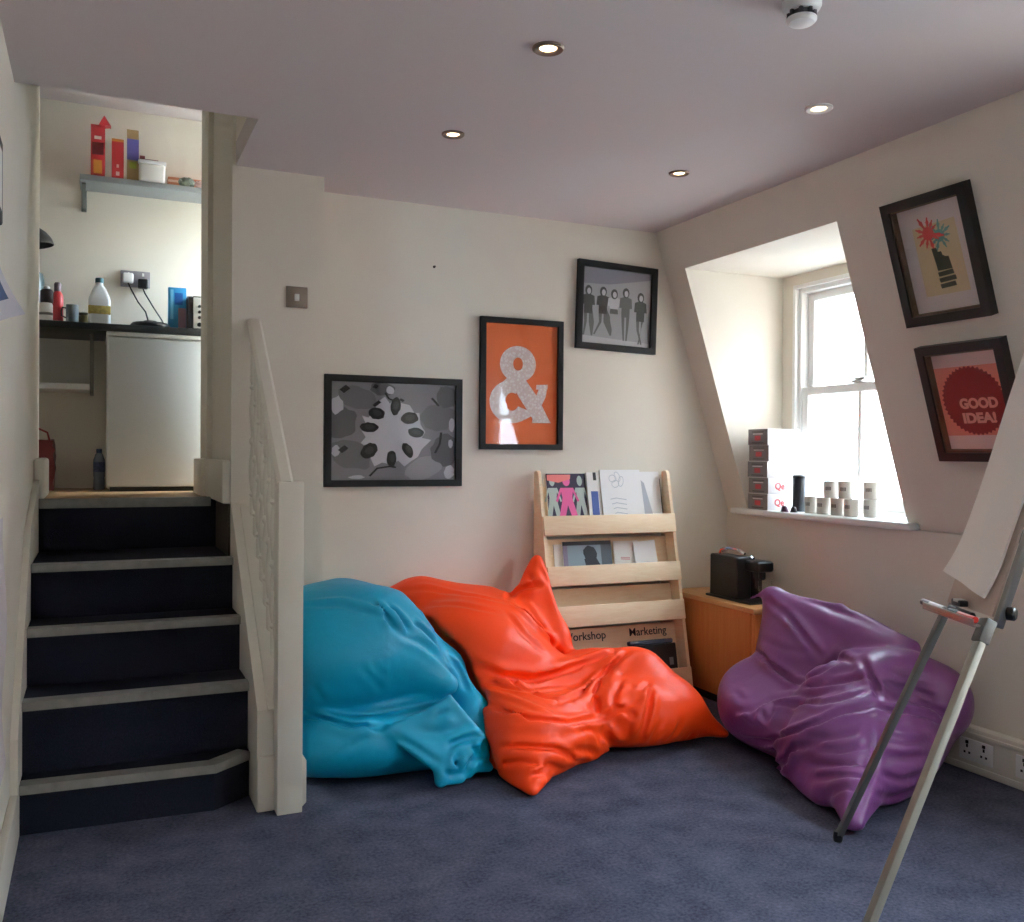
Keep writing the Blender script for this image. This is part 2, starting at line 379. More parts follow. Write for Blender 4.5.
n = B(); prism(n, [(XL, 4.095+u, ZL+v) for u, v in ((0, .004), (0, -.034), (.01, -.034), (.01, -.004), (.05, 0), (.05, .004))], (.445-XL, 0, 0)); obj('nosing', n, M['nosing'], so)
# left string against the wall
s = B(); a = [(3.052, .0), (3.052, .31), (3.62, .885), (3.75, .93), (4.13, 1.04), (4.13, .70), (3.7, .0)]
prism(s, [(-.227, y, z) for y, z in a], (.0205, 0, 0)); obj('wall_string', s, M['gloss'], st)
s = B(); box(s, .466, .4749, 3.70, 4.10, .5, ZL-.006); obj('side_board', s, M['darkwood'], st)

# ------------------------------------------------------------------ balustrade
bal = thing('balustrade', (.57, 3.02, 0), 'white painted newel post, handrail and turned spindles beside the stairs', 'banister')
n = B(); box(n, .529, .609, 2.972, 3.052, 0, 1.064, .003)
obj('newel_post', n, M['gloss'], bal)
n = B()
def chamfer_block(bm, x0, x1, y0, y1, z0, z1, c):
    r0 = [(x0+c, y0+c), (x1-c, y0+c), (x1-c, y1-c), (x0+c, y1-c)]; r1 = [(x0, y0), (x1, y0), (x1, y1), (x0, y1)]
    rings = [[bm.verts.new((x, y, z)) for x, y in rr] for rr, z in ((r0, z0), (r1, z0+c*1.6), (r1, z1-c*1.6), (r0, z1))]
    for a, b in zip(rings, rings[1:]):
        for k in range(4): bm.faces.new((a[k], a[(k+1) % 4], b[(k+1) % 4], b[k]))
    bm.faces.new(rings[0][::-1]); bm.faces.new(rings[-1])
chamfer_block(n, .531, .622, 2.974, 3.064, .012, .185, .012)
obj('newel_plinth', n, M['gloss'], bal)
n = B(); box(n, .476, .530, 3.022, 3.12, 0, .178, .004); obj('string_block', n, M['gloss'], bal)
def nz(y): return .19 + (y-2.99)*.9226      # nosing line
s = B(); prism(s, [(.4755, y, z) for y, z in ((3.03, .0), (3.03, nz(3.03)+.10), (3.689, nz(3.69)+.125), (3.689, nz(3.69)-.2), (3.3, 0.02), (3.2, 0))], (.052, 0, 0))
obj('outer_string', s, M['gloss'], bal)
s = B(); a, b = Vector((.544, 3.04, nz(3.04)+.075)), Vector((.544, 3.689, nz(3.69)+.10)); beam(s, a, b, .05, .074, Z_, .004); obj('base_rail', s, M['gloss'], bal)
s = B()
r0, r1 = Vector((.5535, 3.0, 1.045)), Vector((.5575, 3.689, 1.655))
ax = (r1-r0).normalized(); side = ax.cross(Z_).normalized(); upv = side.cross(ax)
sec = [(-.021, -.028), (-.026, -.005), (-.026, .018), (-.016, .028), (.016, .028), (.026, .018), (.026, -.005), (.021, -.028)]
prism(s, [r0+side*u+upv*v for u, v in sec], r1-r0); obj('handrail', s, M['gloss'], bal)
prof = [(.016, 0), (.016, .13), (.012, .14), (.019, .155), (.012, .17), (.0165, .20), (.0205, .27), (.0185, .34), (.0125, .42), (.0185, .435), (.0185, .45), (.0115, .465), (.0175, .56), (.020, .62), (.012, .72), (.019, .735), (.012, .75), (.0155, .77), (.0155, 1.0)]
for k in range(8):
    y = 3.10 + k*.0775
    zb = nz(y)+.095; zt = r0.z + (y-3.0)/(3.689-3.0)*(r1.z-r0.z) - .02
    s = B(); H = zt-zb; lathe(s, [(r, h*H) for r, h in prof], (.554, y, zb), 14)
    obj('spindle', s, M['gloss'], bal)

# ------------------------------------------------------------------ light switch, nail, notices on the left wall
t = thing('light_switch', (.722, 3.69, 1.77), 'brushed metal light switch on the wall above the handrail', 'switch')
s = B(); box(s, .680, .765, 3.682, 3.69, 1.731, 1.815, .003); obj('plate', s, mat('aged_metal_plate', (128, 116, 104), .4, .5, metal=.5), t)
s = B(); box(s, .713, .731, 3.676, 3.683, 1.757, 1.785, .002); obj('rocker', s, M['white'], t)
s = B(); lathe(s, [(.006, 0), (.006, .004), (.003, .005), (.003, .016)], (1.371, 3.8995, 1.99), 10, axis=(0, -1, 0))
tag(obj('screw', s, mat('rusty_brown_screw', (60, 44, 38), .5), origin=(1.371, 3.9, 1.99)), 'small dark screw left in the bare wall above the orange picture', 'screw')
# leaflet with a curling corner
T, P1, P2 = Vector((-.163, 2.62, 1.502)), Vector((-.2255, 2.46, 1.71)), Vector((-.2255, 2.35, 1.42))
P3 = Vector((-.2262, 2.20, 1.63))
def leafpt(a, b):
    p = T*(1-a)*(1-b) + P1*a*(1-b) + P2*b*(1-a) + P3*a*b
    w = min(1, max(a, b)*1.1); p.x = max(-.2262, p.x - .02*math.sin(math.pi*min(1, max(a, b)))); return p
lf = thing('leaflet', (-.2, 2.45, 1.5), 'pale leaflet with a curling corner pinned to the left wall', 'leaflet')
def leafgrid(bm, a0, a1, b0, b1, off, n=12):
    g = [[bm.verts.new(leafpt(a0+(a1-a0)*i/n, b0+(b1-b0)*j/n) + Vector((off, 0, 0))) for j in range(n+1)] for i in range(n+1)]
    for i in range(n):
        for j in range(n): bm.faces.new((g[i][j], g[i+1][j], g[i+1][j+1], g[i][j+1]))
s = B(); leafgrid(s, 0, 1, 0, 1, 0); lo = obj('sheet', s, mat('pale_grey_lilac_paper', (196, 196, 204), .6), lf)
s = B(); leafgrid(s, .19, .85, .19, .85, .0016); obj('printed_panel', s, mat('dark_blue_print', (58, 84, 122), .6), lf)
t = thing('notice_frame', (-.226, 2.5, 1.6), 'small black framed notice on the left wall before the stairs', 'frame')
s = B(); box(s, -.2272, -.207, 2.2, 2.54, 1.70, 1.90, .006); obj('frame', s, M['black'], t)
s = B(); box(s, -.2075, -.2062, 2.23, 2.51, 1.73, 1.87); obj('sheet', s, M['paper'], t)
s = B()
n = 24; ys = [2.2+.62*i/n for i in range(n+1)]
g = [[s.verts.new((-.2215+.006*math.sin(z*14+y*6), y-.02*abs(math.sin(z*11)), z)) for z in [.32+.06*j for j in range(12)]] for y in ys]
for i in range(n):
    for j in range(11): s.faces.new((g[i][j], g[i+1][j], g[i+1][j+1], g[i][j+1]))
tag(obj('wall_poster', s, mat('pinkish_white_paper', (206, 198, 202), .7), origin=(-.222, 2.5, .3)), 'large wavy paper sheet hung low on the left wall before the stairs', 'poster')

# ------------------------------------------------------------------ framed pictures
def flat(bm, O, U, V, N, pts, layer, mi):
    f = bm.faces.new([bm.verts.new(O + U*u + V*v + N*(layer*.0005)) for u, v in pts]); f.material_index = mi
def ell(cx, cy, a, b, ang=0, n=18, jag=0.0, seed=0):
    rd = random.Random(seed); out = []
    for k in range(n):
        t_ = 2*math.pi*k/n; r = 1+jag*(rd.random()-.5)
        x, y = a*r*math.cos(t_), b*r*math.sin(t_)
        out.append((cx+x*math.cos(ang)-y*math.sin(ang), cy+x*math.sin(ang)+y*math.cos(ang)))
    return out
def stroke(p, w):
    L_, R_ = [], []
    for i, q in enumerate(p):
        a = p[max(i-1, 0)]; b = p[min(i+1, len(p)-1)]; dx, dy = b[0]-a[0], b[1]-a[1]; l = math.hypot(dx, dy) or 1
        ww = w[i] if isinstance(w, (list, tuple)) else w
        L_.append((q[0]-dy/l*ww/2, q[1]+dx/l*ww/2)); R_.append((q[0]+dy/l*ww/2, q[1]-dx/l*ww/2))
    return L_ + R_[::-1]
def picture(label, corner, U, V, N, w, h, fwid, depth, frame_m, draw, mats, inner=None, rec=.012):
    """corner = top left corner on the wall; U right, V up, N towards the room"""
    O = Vector(corner); t = thing('picture_frame', O+U*w/2-V*h, label, 'picture', 'framed pictures on the walls')
    s = B()
    def bar(pts): 
        # mitred bar: outer edge pts[0],pts[1], inner edge pts[2],pts[3]
        a = [O+U*u+V*v+N*.002 for u, v in pts]; d = N*depth
        tb = bmesh.new(); prism(tb, a, d); es = [e for e in tb.edges if abs((e.verts[0].co-e.verts[1].co).normalized().dot(N)) < .5]
        join(s, tb)
    f = fwid
    bar([(0, 0), (w, 0), (w-f, -f), (f, -f)]); bar([(w, 0), (w, -h), (w-f, -h+f), (w-f, -f)])
    bar([(w, -h), (0, -h), (f, -h+f), (w-f, -h+f)]); bar([(0, -h), (0, 0), (f, -f), (f, -h+f)])
    obj('frame', s, frame_m, t, angle=20)
    if inner is not None:
        s = B(); i_ = .006
        for q in ((f, w-f, -f-i_, -f), (f, w-f, -h+f, -h+f+i_), (f, f+i_, -h+f, -f), (w-f-i_, w-f, -h+f, -f)):
            obox(s, O, U, V, N, q[0], q[1], q[2], q[3], .003, depth-.006)
        obj('inner_slip', s, inner, t)
    s = B(); obox(s, O, U, V, N, f*.6, w-f*.6, -h+f*.6, -f*.6, .0022, depth-rec-.003); obj('backing', s, M['black'], t)
    s = B(); PO = O + U*f - V*(h-f) + N*(depth-rec-.002)
    draw(s, PO, U, V, N, w-2*f, h-2*f); obj('print', s, mats, t, smooth=False)
    s = B(); obox(s, O, U, V, N, f-.002, w-f+.002, -h+f-.002, -f+.002, depth-.007, depth-.005); obj('glazing', s, M['pic_glass'], t)
    return t
NB = Vector((0, -1, 0))
def g_(v, n): return mat(n, (v, v, int(v*1.03)), .6, .2)
grey = [g_(v, 'print_grey_%d' % i) for i, v in enumerate((204, 140, 120, 102, 66, 40, 160))]
def draw_heads(s, O, U, V, N, w, h):
    P = lambda pts: [(x*w, (1-y)*h) for x, y in pts]
    flat(s, O, U, V, N, [(0, 0), (w, 0), (w, h), (0, h)], 0, 1)
    # pale centre, star shaped between the bodies
    star = [(.33, .30), (.36, .20), (.42, .14), (.46, .21), (.50, .15), (.55, .20), (.62, .22), (.66, .30), (.70, .30), (.71, .42), (.75, .50), (.72, .56), (.80, .58), (.72, .68), (.69, .76), (.64, .80), (.58, .86), (.53, .80), (.47, .84), (.40, .82), (.34, .86), (.31, .78), (.27, .70), (.22, .64), (.27, .56), (.23, .48), (.27, .42), (.24, .34), (.29, .36)]
    flat(s, O, U, V, N, P(star), 2, 0)
    # torsos in varied greys
    for k, (cx, cy, a, b, ang, mi) in enumerate([(.20, .16, .15, .11, .5, 2), (.07, .42, .13, .16, .2, 3), (.15, .74, .18, .13, .7, 2), (.48, .93, .16, .08, .05, 1), (.74, .88, .17, .11, -.4, 6), (.92, .68, .12, .17, .1, 3), (.86, .34, .15, .14, -.5, 2), (.66, .10, .18, .09, -.2, 1), (.93, .12, .09, .12, 0, 3), (.40, .06, .10, .07, .1, 3)]):
        flat(s, O, U, V, N, P([(min(.999, max(.001, x)), min(.999, max(.001, y))) for x, y in ell(cx, cy, a, b, ang, 20, .22, k)]), 3+k*.1, mi)
    for k, (cx, cy, a, b) in enumerate([(.045, .24, .05, .09), (.97, .42, .025, .07), (.04, .70, .035, .06), (.95, .92, .045, .07), (.46, .075, .035, .04), (.96, .62, .02, .05), (.20, .97, .06, .02)]):
        flat(s, O, U, V, N, P([(min(.999, max(.001, x)), min(.999, max(.001, y))) for x, y in ell(cx, cy, a, b, 0, 14, .3, 40+k)]), 5, 0)
    for k, (cx, cy, a, b, ang) in enumerate([(.355, .315, .062, .05, .7), (.505, .235, .04, .075, .1), (.62, .355, .066, .05, -.3), (.67, .505, .062, .042, .25), (.605, .69, .036, .068, -.4), (.475, .78, .036, .072, 0), (.295, .70, .055, .072, .45), (.295, .46, .068, .042, .05)]):
        flat(s, O, U, V, N, P(ell(cx, cy, a*1.08, b*1.22, ang, 18, .16, 70+k)), 6+k*.05, 5)
        flat(s, O, U, V, N, P(ell(cx+.004, cy-.006, a*.6, b*.6, ang, 14, .15, 90+k)), 7+k*.05, 4)
    for k, (p, wd) in enumerate([([(.30, .96), (.36, .88), (.46, .86), (.51, .87)], .018), ([(.42, .10), (.45, .16), (.49, .18)], .016), ([(.83, .72), (.87, .62), (.88, .5)], .02), ([(.80, .14), (.86, .22)], .02), ([(.08, .10), (.13, .05)], .05), ([(.07, .71), (.12, .66)], .045), ([(.33, .03), (.36, .05)], .04), ([(.33, .24), (.38, .19)], .03), ([(.54, .16), (.57, .18)], .025)]):
        flat(s, O, U, V, N, P(stroke(p, wd)), 8+k*.05, 5)
picture('black framed black-and-white photograph of heads huddled in a ring', (.880, 3.9, 1.492), X_, Z_, NB, .622, .48, .029, .022, M['black'], draw_heads, grey)
M['orange_print'] = mat('orange_poster_print', (206, 96, 44), .55, .3)
def lace_mat():
    m = mat('white_patterned_print', (226, 216, 210), .6); nt = m.node_tree; b = nt.nodes['Principled BSDF']
    tc = nt.nodes.new('ShaderNodeTexCoord'); v = nt.nodes.new('ShaderNodeTexVoronoi'); v.inputs['Scale'].default_value = 75
    r = nt.nodes.new('ShaderNodeValToRGB'); r.color_ramp.elements[0].position = .1; r.color_ramp.elements[1].position = .6
    r.color_ramp.elements[0].color = lin((250, 247, 244))+(1,); r.color_ramp.elements[1].color = lin((228, 213, 209))+(1,)
    nt.links.new(tc.outputs['Object'], v.inputs['Vector']); nt.links.new(v.outputs['Distance'], r.inputs['Fac']); nt.links.new(r.outputs['Color'], b.inputs['Base Color'])
    return m
def draw_amp(s, O, U, V, N, w, h):
    # unit: the sheet is 450 x 770, y down
    P = lambda pts: [(x/450*w, (1-y/770)*h) for x, y in pts]
    flat(s, O, U, V, N, [(0, 0), (w, 0), (w, h), (0, h)], 0, 0)
    def ring(cx, cy, a, b, ai, bi, t0=0, t1=360, n=40, lay=2, rot=0):
        for k in range(n):
            q = []
            for tt, A_, B_ in ((k, a, b), (k+1, a, b), (k+1, ai, bi), (k, ai, bi)):
                th = math.radians(t0+(t1-t0)*tt/n); x, y = A_*math.cos(th), B_*math.sin(th)
                q.append((cx+x*math.cos(rot)-y*math.sin(rot), cy+x*math.sin(rot)+y*math.cos(rot)))
            flat(s, O, U, V, N, P(q), lay, 1)
    ring(202, 255, 112, 116, 30, 42)
    ring(166, 498, 138, 138, 42, 58, 28, 300, 44, 2.1)
    flat(s, O, U, V, N, P([(118, 300), (212, 300), (330, 470), (400, 612), (405, 628), (300, 628), (292, 600), (210, 470)]), 2.3, 1)
    flat(s, O, U, V, N, P([(150, 330), (215, 400), (190, 425), (130, 440), (82, 400)]), 2.2, 1)
    flat(s, O, U, V, N, P([(250, 610), (262, 560), (300, 500), (330, 420), (340, 385), (385, 385), (386, 400), (378, 460), (350, 520), (300, 580)]), 2.4, 1)
    flat(s, O, U, V, N, P([(318, 384), (390, 380), (388, 412), (316, 414)]), 2.5, 1)
    flat(s, O, U, V, N, P([(296, 598), (392, 598), (412, 630), (290, 632)]), 2.6, 1)
picture('black framed orange poster of a big white ampersand', (1.591, 3.9, 1.785), X_, Z_, NB, .421, .607, .026, .022, M['black'], draw_amp, [M['orange_print'], lace_mat()])
gm = [mat('grey_photo_print', (172, 172, 175), .6, .2), mat('dark_photo_grey', (70, 72, 70), .6, .2), mat('mid_photo_grey', (104, 106, 104), .6, .2), mat('pale_photo_grey', (200, 200, 202), .6, .2), mat('sky_photo_grey', (140, 140, 148), .6, .2)]
def draw_girls(s, O, U, V, N, w, h):
    P = lambda pts: [(x*w, (1-y)*h) for x, y in pts]
    flat(s, O, U, V, N, [(0, 0), (w, 0), (w, h), (0, h)], 0, 0)
    flat(s, O, U, V, N, P([(0, 0), (1, 0), (1, .08), (.4, .20), (0, .22)]), 1, 4)
    flat(s, O, U, V, N, P([(0, .9), (1, .94), (1, 1), (0, 1)]), 1, 3)
    for k, (x, top, bot, tm, lean) in enumerate([(.09, .27, .90, 1, .02), (.30, .27, .88, 1, .05), (.46, .29, .84, 3, -.01), (.63, .25, .93, 2, 0), (.85, .29, .96, 1, -.02)]):
        hh = bot-top; lay = 2+k*.4
        flat(s, O, U, V, N, P(ell(x, top+.06*hh, .05, .068, 0, 14)), lay+.3, 1)
        flat(s, O, U, V, N, P(ell(x+.006, top+.075*hh, .028, .042, 0, 12)), lay+.35, 3)
        flat(s, O, U, V, N, P([(x-.085, top+.17*hh), (x-.03, top+.14*hh), (x+.03, top+.14*hh), (x+.085, top+.17*hh), (x+.095, top+.36*hh), (x+.06, top+.36*hh), (x+.06, top+.46*hh), (x-.06, top+.46*hh), (x-.06, top+.36*hh), (x-.095, top+.36*hh)]), lay, tm)
        for d in (-1, 1):
            flat(s, O, U, V, N, P([(x+d*.012, top+.45*hh), (x+d*.062, top+.45*hh), (x+d*.05+lean*(1+d), top+.72*hh), (x+d*.03+lean*d*2, bot), (x+d*.008+lean*d*2, bot), (x+d*.014, top+.72*hh)]), lay+.1, 2 if tm != 3 else 0)
        flat(s, O, U, V, N, P([(x-.055, top+.42*hh), (x+.055, top+.42*hh), (x+.06, top+.54*hh), (x-.06, top+.54*hh)]), lay+.2, 1 if tm == 1 else 2)
a = math.radians(-1.6); Ug = Vector((math.cos(a), 0, math.sin(a))); Vg = Vector((-math.sin(a), 0, math.cos(a)))
picture('black framed grey photograph of a row of standing women', (2.092, 3.9, 2.092), Ug, Vg, NB, .445, .425, .030, .022, M['black'], draw_girls, gm)
US, VS, NS = Vector((0, -1, 0)), Vector((-.3148, 0, .9492)), Vector((-.9492, 0, -.3148))
M['slip'] = mat('brown_inner_slip', (104, 82, 64), .6)
M['darkframe'] = mat('very_dark_brown_frame', (30, 25, 26), .4, .4)
fm = [mat('warm_white_mount', (214, 206, 202), .8), mat('cream_print', (206, 190, 150), .8), mat('red_print', (196, 66, 60), .7), mat('teal_print', (96, 152, 146), .7), mat('dark_olive_print', (58, 62, 48), .7)]
def draw_flower(s, O, U, V, N, w, h):
    P = lambda pts: [(x*w, (1-y)*h) for x, y in pts]
    flat(s, O, U, V, N, [(0, 0), (w, 0), (w, h), (0, h)], 0, 0)
    flat(s, O, U, V, N, P([(.2, .2), (.82, .18), (.84, .84), (.2, .84)]), 1, 1)
    def burst(cx, cy, r, n, mi, lay, seed):
        rd = random.Random(seed)
        for k in range(n):
            a_ = 2*math.pi*k/n + rd.random()*.3; L = r*(.75+.35*rd.random()); q = []
            for rr, dd in ((.12, -.5), (.5, -.17), (.72, -.22), (.8, -.1), (1, -.06), (1, .06), (.8, .1), (.72, .22), (.5, .17), (.12, .5)):
                q.append((cx+L*rr*math.cos(a_+dd*.8), cy+L*rr*math.sin(a_+dd*.8)*.75))
            flat(s, O, U, V, N, P(q), lay+k*.02, mi)
        flat(s, O, U, V, N, P(ell(cx, cy, r*.4, r*.3)), lay+.4, mi)
    burst(.57, .31, .19, 11, 3, 2, 4); burst(.42, .27, .21, 11, 2, 3, 2)
    flat(s, O, U, V, N, P([(.42, .41), (.49, .41), (.50, .45), (.55, .45), (.56, .49), (.58, .49), (.585, .50), (.64, .505), (.66, .62), (.45, .62)]), 4, 4)
    for k, (y, x0, x1) in enumerate([(.635, .44, .66), (.69, .44, .68), (.745, .44, .66)]):
        flat(s, O, U, V, N, P([(x0, y), (x1, y-.01), (x1+.01, y+.032), (x0+.01, y+.040)]), 4.5+k*.1, 4)
picture('dark boxy frame with a print of red and teal flower bursts', (2.599, 2.490, 2.068), US, VS, NS, .352, .450, .034, .036, M['darkframe'], draw_flower, fm, M['slip'], .028)
im = [mat('pale_pink_margin', (226, 196, 190), .8), mat('salmon_pink_print', (222, 136, 118), .8), mat('dark_red_seal', (124, 30, 34), .7), mat('pink_lettering', (222, 164, 150), .7)]
def draw_idea(s, O, U, V, N, w, h):
    P = lambda pts: [(x*w, (1-y)*h) for x, y in pts]
    flat(s, O, U, V, N, [(0, 0), (w, 0), (w, h), (0, h)], 0, 0)
    flat(s, O, U, V, N, P([(0, .155), (1, .155), (1, .845), (0, .845)]), 1, 1)
    cx, cy, R = .5*w, .5*h, .447*w; q = []
    for k in range(88):
        r = R*(1 if k % 2 else .935); q.append((cx+r*math.cos(2*math.pi*k/88), cy+r*math.sin(2*math.pi*k/88)))
    flat(s, O, U, V, N, q, 2, 2)
    text(s, 'GOOD', .050, O+U*(cx+.018)+V*(cy-.026)+N*.0016, U, V, N, mi=3, bold=.0024, sx=.98)
    text(s, 'IDEA!', .050, O+U*(cx+.010)+V*(cy-.080)+N*.0016, U, V, N, mi=3, bold=.0024, sx=1.12)
picture('dark boxy frame with a red seal reading GOOD IDEA!', (2.764, 2.478, 1.567), US, VS, NS, .352, .434, .032, .036, M['darkframe'], draw_idea, im, M['slip'], .028)

# ------------------------------------------------------------------ ceiling fittings
def downlight(x, y, label, trim, R=.043):
    t = thing('downlight', (x, y, HC), label, 'downlight', 'recessed ceiling downlights')
    s = B(); lathe(s, [(R, 0), (R, .004), (R-.004, .007), (R*.60, .005), (R*.54, .001)], (x, y, HC+.0005), 36, axis=(0, 0, -1), cap=False); obj('trim_ring', s, trim, t)
    s = B(); lathe(s, [(R*.54, 0), (R*.54, .002), (R*.44, .0035)], (x, y, HC+.001), 28, axis=(0, 0, -1)); obj('bulb', s, mat('warm_lamp_glow', (255, 240, 215), .4, emit=((255, 226, 180), 6)), t)
    l = bpy.data.lights.new('downlight_beam', 'SPOT'); l.energy = 3; l.color = (1, .86, .68); l.spot_size = math.radians(75); l.spot_blend = .8; l.shadow_soft_size = .03
    o = bpy.data.objects.new('downlight_beam', l); C.objects.link(o); o.location = (0, 0, -.02); o.parent = t
M['bronze'] = mat('brownish_metal_trim', (120, 104, 92), .35, .5, metal=.6)
downlight(1.116, 2.255, 'bronze rimmed downlight closest to the camera, largest looking', M['bronze'], .044)
downlight(1.121, 3.0, 'bronze rimmed downlight in front of the blank wall above the ampersand poster', M['bronze'], .040)
downlight(2.076, 3.032, 'bronze rimmed downlight nearest the corner above the standing women photograph', M['bronze'], .040)
downlight(2.085, 2.276, 'white rimmed downlight nearest the sloping window wall', M['white'], .043)
t = thing('smoke_detector', (1.56, 1.765, HC), 'white round smoke detector on the ceiling at the top edge', 'smoke detector')
c0 = (1.56, 1.765, HC)
s = B(); lathe(s, [(.047, 0), (.047, .012), (.043, .020), (.036, .024)], c0, 32, axis=(0, 0, -1)); obj('base', s, M['white'], t)
s = B()
for k in range(8):
    a_ = 2*math.pi*k/8; p = Vector((c0[0]+.030*math.cos(a_), c0[1]+.030*math.sin(a_), HC-.022)); box(s, p.x-.004, p.x+.004, p.y-.004, p.y+.004, HC-.042, HC-.02, .001)
lathe(s, [(.024, .02), (.024, .042)], c0, 20, axis=(0, 0, -1)); obj('grille', s, mat('dark_grey_grille', (70, 68, 70), .5), t)
s = B(); lathe(s, [(.036, .040), (.036, .045), (.030, .052), (.012, .056)], c0, 32, axis=(0, 0, -1)); obj('cap', s, M['white'], t)

# ------------------------------------------------------------------ magazine rack
rk = thing('magazine_rack', (2.225, 3.75, 0), 'pale birch tiered magazine rack leaning against the back wall', 'magazine rack')
RO, RU, RV, RN = Vector((0, 3.62, 0)), X_, Vector((0, .2012, .9795)), Vector((0, -.9795, .2012))
for x in (1.866, 2.572):
    s = B(); prism(s, [(x, y, z) for y, z in ((3.62, 0), (3.825, 1.0), (3.838, 1.062), (3.848, 1.078), (3.862, 1.082), (3.885, 1.075), (3.885, 0))], (.016, 0, 0))
    obj('side_panel', s, M['beech'], rk)
tiers = [(.80, .890), (.567, .657), (.380, .474), (.06, .154)]
for i, (s0, s1) in enumerate(tiers):
    s = B(); obox(s, RO, RU, RV, RN, 1.868, 2.586, s0, s1, -.002, .012, .002); obj('front_rail', s, M['beech'], rk)
    s = B(); obox(s, RO, RU, RV, RN, 1.882, 2.572, s0+.004, s0+.016, -.07, -.002); obj('shelf', s, M['beech'], rk)
    top = tiers[i-1][0]-.01 if i else 1.06
    s = B(); obox(s, RO, RU, RV, RN, 1.882, 2.572, s0+.016, top, -.082, -.072); obj('back_board', s, M['beech'], rk)
s = B(); text(s, 'Marketing', .052, RO+RU*2.415+RV*.318-RN*.0705, RU, RV, RN, bold=.0004); obj('lettering', s, M['blackplastic'], rk, smooth=False)
s = B(); text(s, 'Workshop', .052, RO+RU*2.07+RV*.318-RN*.0705, RU, RV, RN, bold=.0004); obj('lettering', s, M['blackplastic'], rk, smooth=False)
def magazine(name, label, x0, x1, s0, s1, n0, th, cover, draw=None, mats=None, tilt=0.0, cat='magazine', group='magazines in the rack'):
    t = thing(name, RO+RU*((x0+x1)/2)+RV*s0+RN*n0, label, cat, group)
    w, h = x1-x0, s1-s0; ca, sa = math.cos(tilt), math.sin(tilt)
    U = RU*ca+RV*sa; V = RV*ca-RU*sa; O = RO+RU*x0+RV*s0+RN*n0
    s = B(); obox(s, O, U, V, RN, 0, w, 0, h, 0, th, .001); obj('pages', s, M['paper'], t)
    s = B(); PO = O+RN*(th+.0004); flat(s, PO, U, V, RN, [(0, 0), (w, 0), (w, h), (0, h)], 0, 0)
    if draw: draw(s, PO, U, V, RN, w, h)
    obj('cover', s, [cover]+(mats or []), t, smooth=False)
    return t
def P_(w, h): return lambda pts: [(x*w, (1-y)*h) for x, y in pts]
def cov_pink(s, O, U, V, N, w, h):
    P = P_(w, h)
    for x, mi, k in ((.14, 2, 0), (.84, 2, 1), (.50, 1, 2)):
        f = lambda pts, l: flat(s, O, U, V, N, P([(x+a*(1.25 if mi == 1 else .9), b) for a, b in pts]), 1+k*.3+l, mi)
        f(ell(0, .13, .075, .09), .1); f([(-.13, .25), (.13, .25), (.10, .42), (.13, .56), (-.13, .56), (-.10, .42)], 0)
        f([(-.13, .25), (-.09, .26), (-.2, .5), (-.24, .48)], .05); f([(.13, .25), (.09, .26), (.2, .5), (.24, .48)], .05)
        f([(-.13, .55), (0, .55), (-.14, 1.0), (-.26, 1.0)], .02); f([(.13, .55), (0, .55), (.14, 1.0), (.26, 1.0)], .02)
    flat(s, O, U, V, N, P([(.02, .02), (.62, .02), (.60, .10), (.3, .16), (.02, .12)]), 3, 3)
magazine('magazine', 'magazine with a bright pink figure on a dark cover, top row', 1.930, 2.140, .826, 1.100, -.062, .008, mat('dark_violet_cover', (52, 42, 66), .4), cov_pink, [mat('hot_pink_print', (222, 92, 150), .5), mat('pale_green_grey_print', (176, 186, 178), .5), mat('salmon_title_print', (226, 120, 116), .5)])
def cov_blue(s, O, U, V, N, w, h):
    P = P_(w, h); flat(s, O, U, V, N, P([(.25, .33), (.8, .33), (.8, 1), (.25, 1)]), 1, 1); flat(s, O, U, V, N, P([(.5, 0), (.75, 0), (.75, .14), (.5, .14)]), 1, 2)
magazine('magazine', 'slim white magazine with a deep blue lower panel, top row', 2.143, 2.213, .826, 1.104, -.052, .006, M['paper'], cov_blue, [mat('deep_blue_print', (66, 88, 156), .5), M['blackplastic']])
lg = mat('pale_grey_pencil_print', (196, 202, 208), .8)
def cov_sketch(s, O, U, V, N, w, h):
    P = P_(w, h)
    for k, (cx, cy) in enumerate([(.3, .15), (.42, .12), (.5, .2), (.36, .24)]):
        flat(s, O, U, V, N, P(stroke(ell(cx, cy, .09, .06, k, 14)+[ell(cx, cy, .09, .06, k, 14)[0]], .012)), 1+k*.1, 1)
    for k in range(5): flat(s, O, U, V, N, P(stroke([(.2+.03*k, .5+.08*k), (.35, .48+.08*k), (.6, .51+.08*k)], .014)), 2+k*.1, 1)
magazine('magazine', 'white magazine with a faint pencil sketch cover, top row', 2.215, 2.440, .826, 1.116, -.046, .006, mat('bright_white_cover', (240, 240, 240), .4), cov_sketch, [lg])
def cov_diagonal(s, O, U, V, N, w, h):  # soft grey diagonal shape on the cover
    P = P_(w, h); flat(s, O, U, V, N, P([(.05, .15), (.2, .2), (.34, .45), (.48, .7), (.6, 1), (.12, 1)]), 1, 1)
magazine('magazine', 'white magazine with a soft grey diagonal shape, top row right', 2.442, 2.556, .826, 1.108, -.056, .006, mat('bright_white_cover', (240, 240, 240), .4), cov_diagonal, [mat('soft_grey_print', (186, 190, 198), .7)])
magazine('magazine', 'dark grey magazine peeping out at the right end of the top row', 2.50, 2.570, .826, 1.085, -.0715, .006, mat('dark_grey_cover', (74, 70, 76), .4))
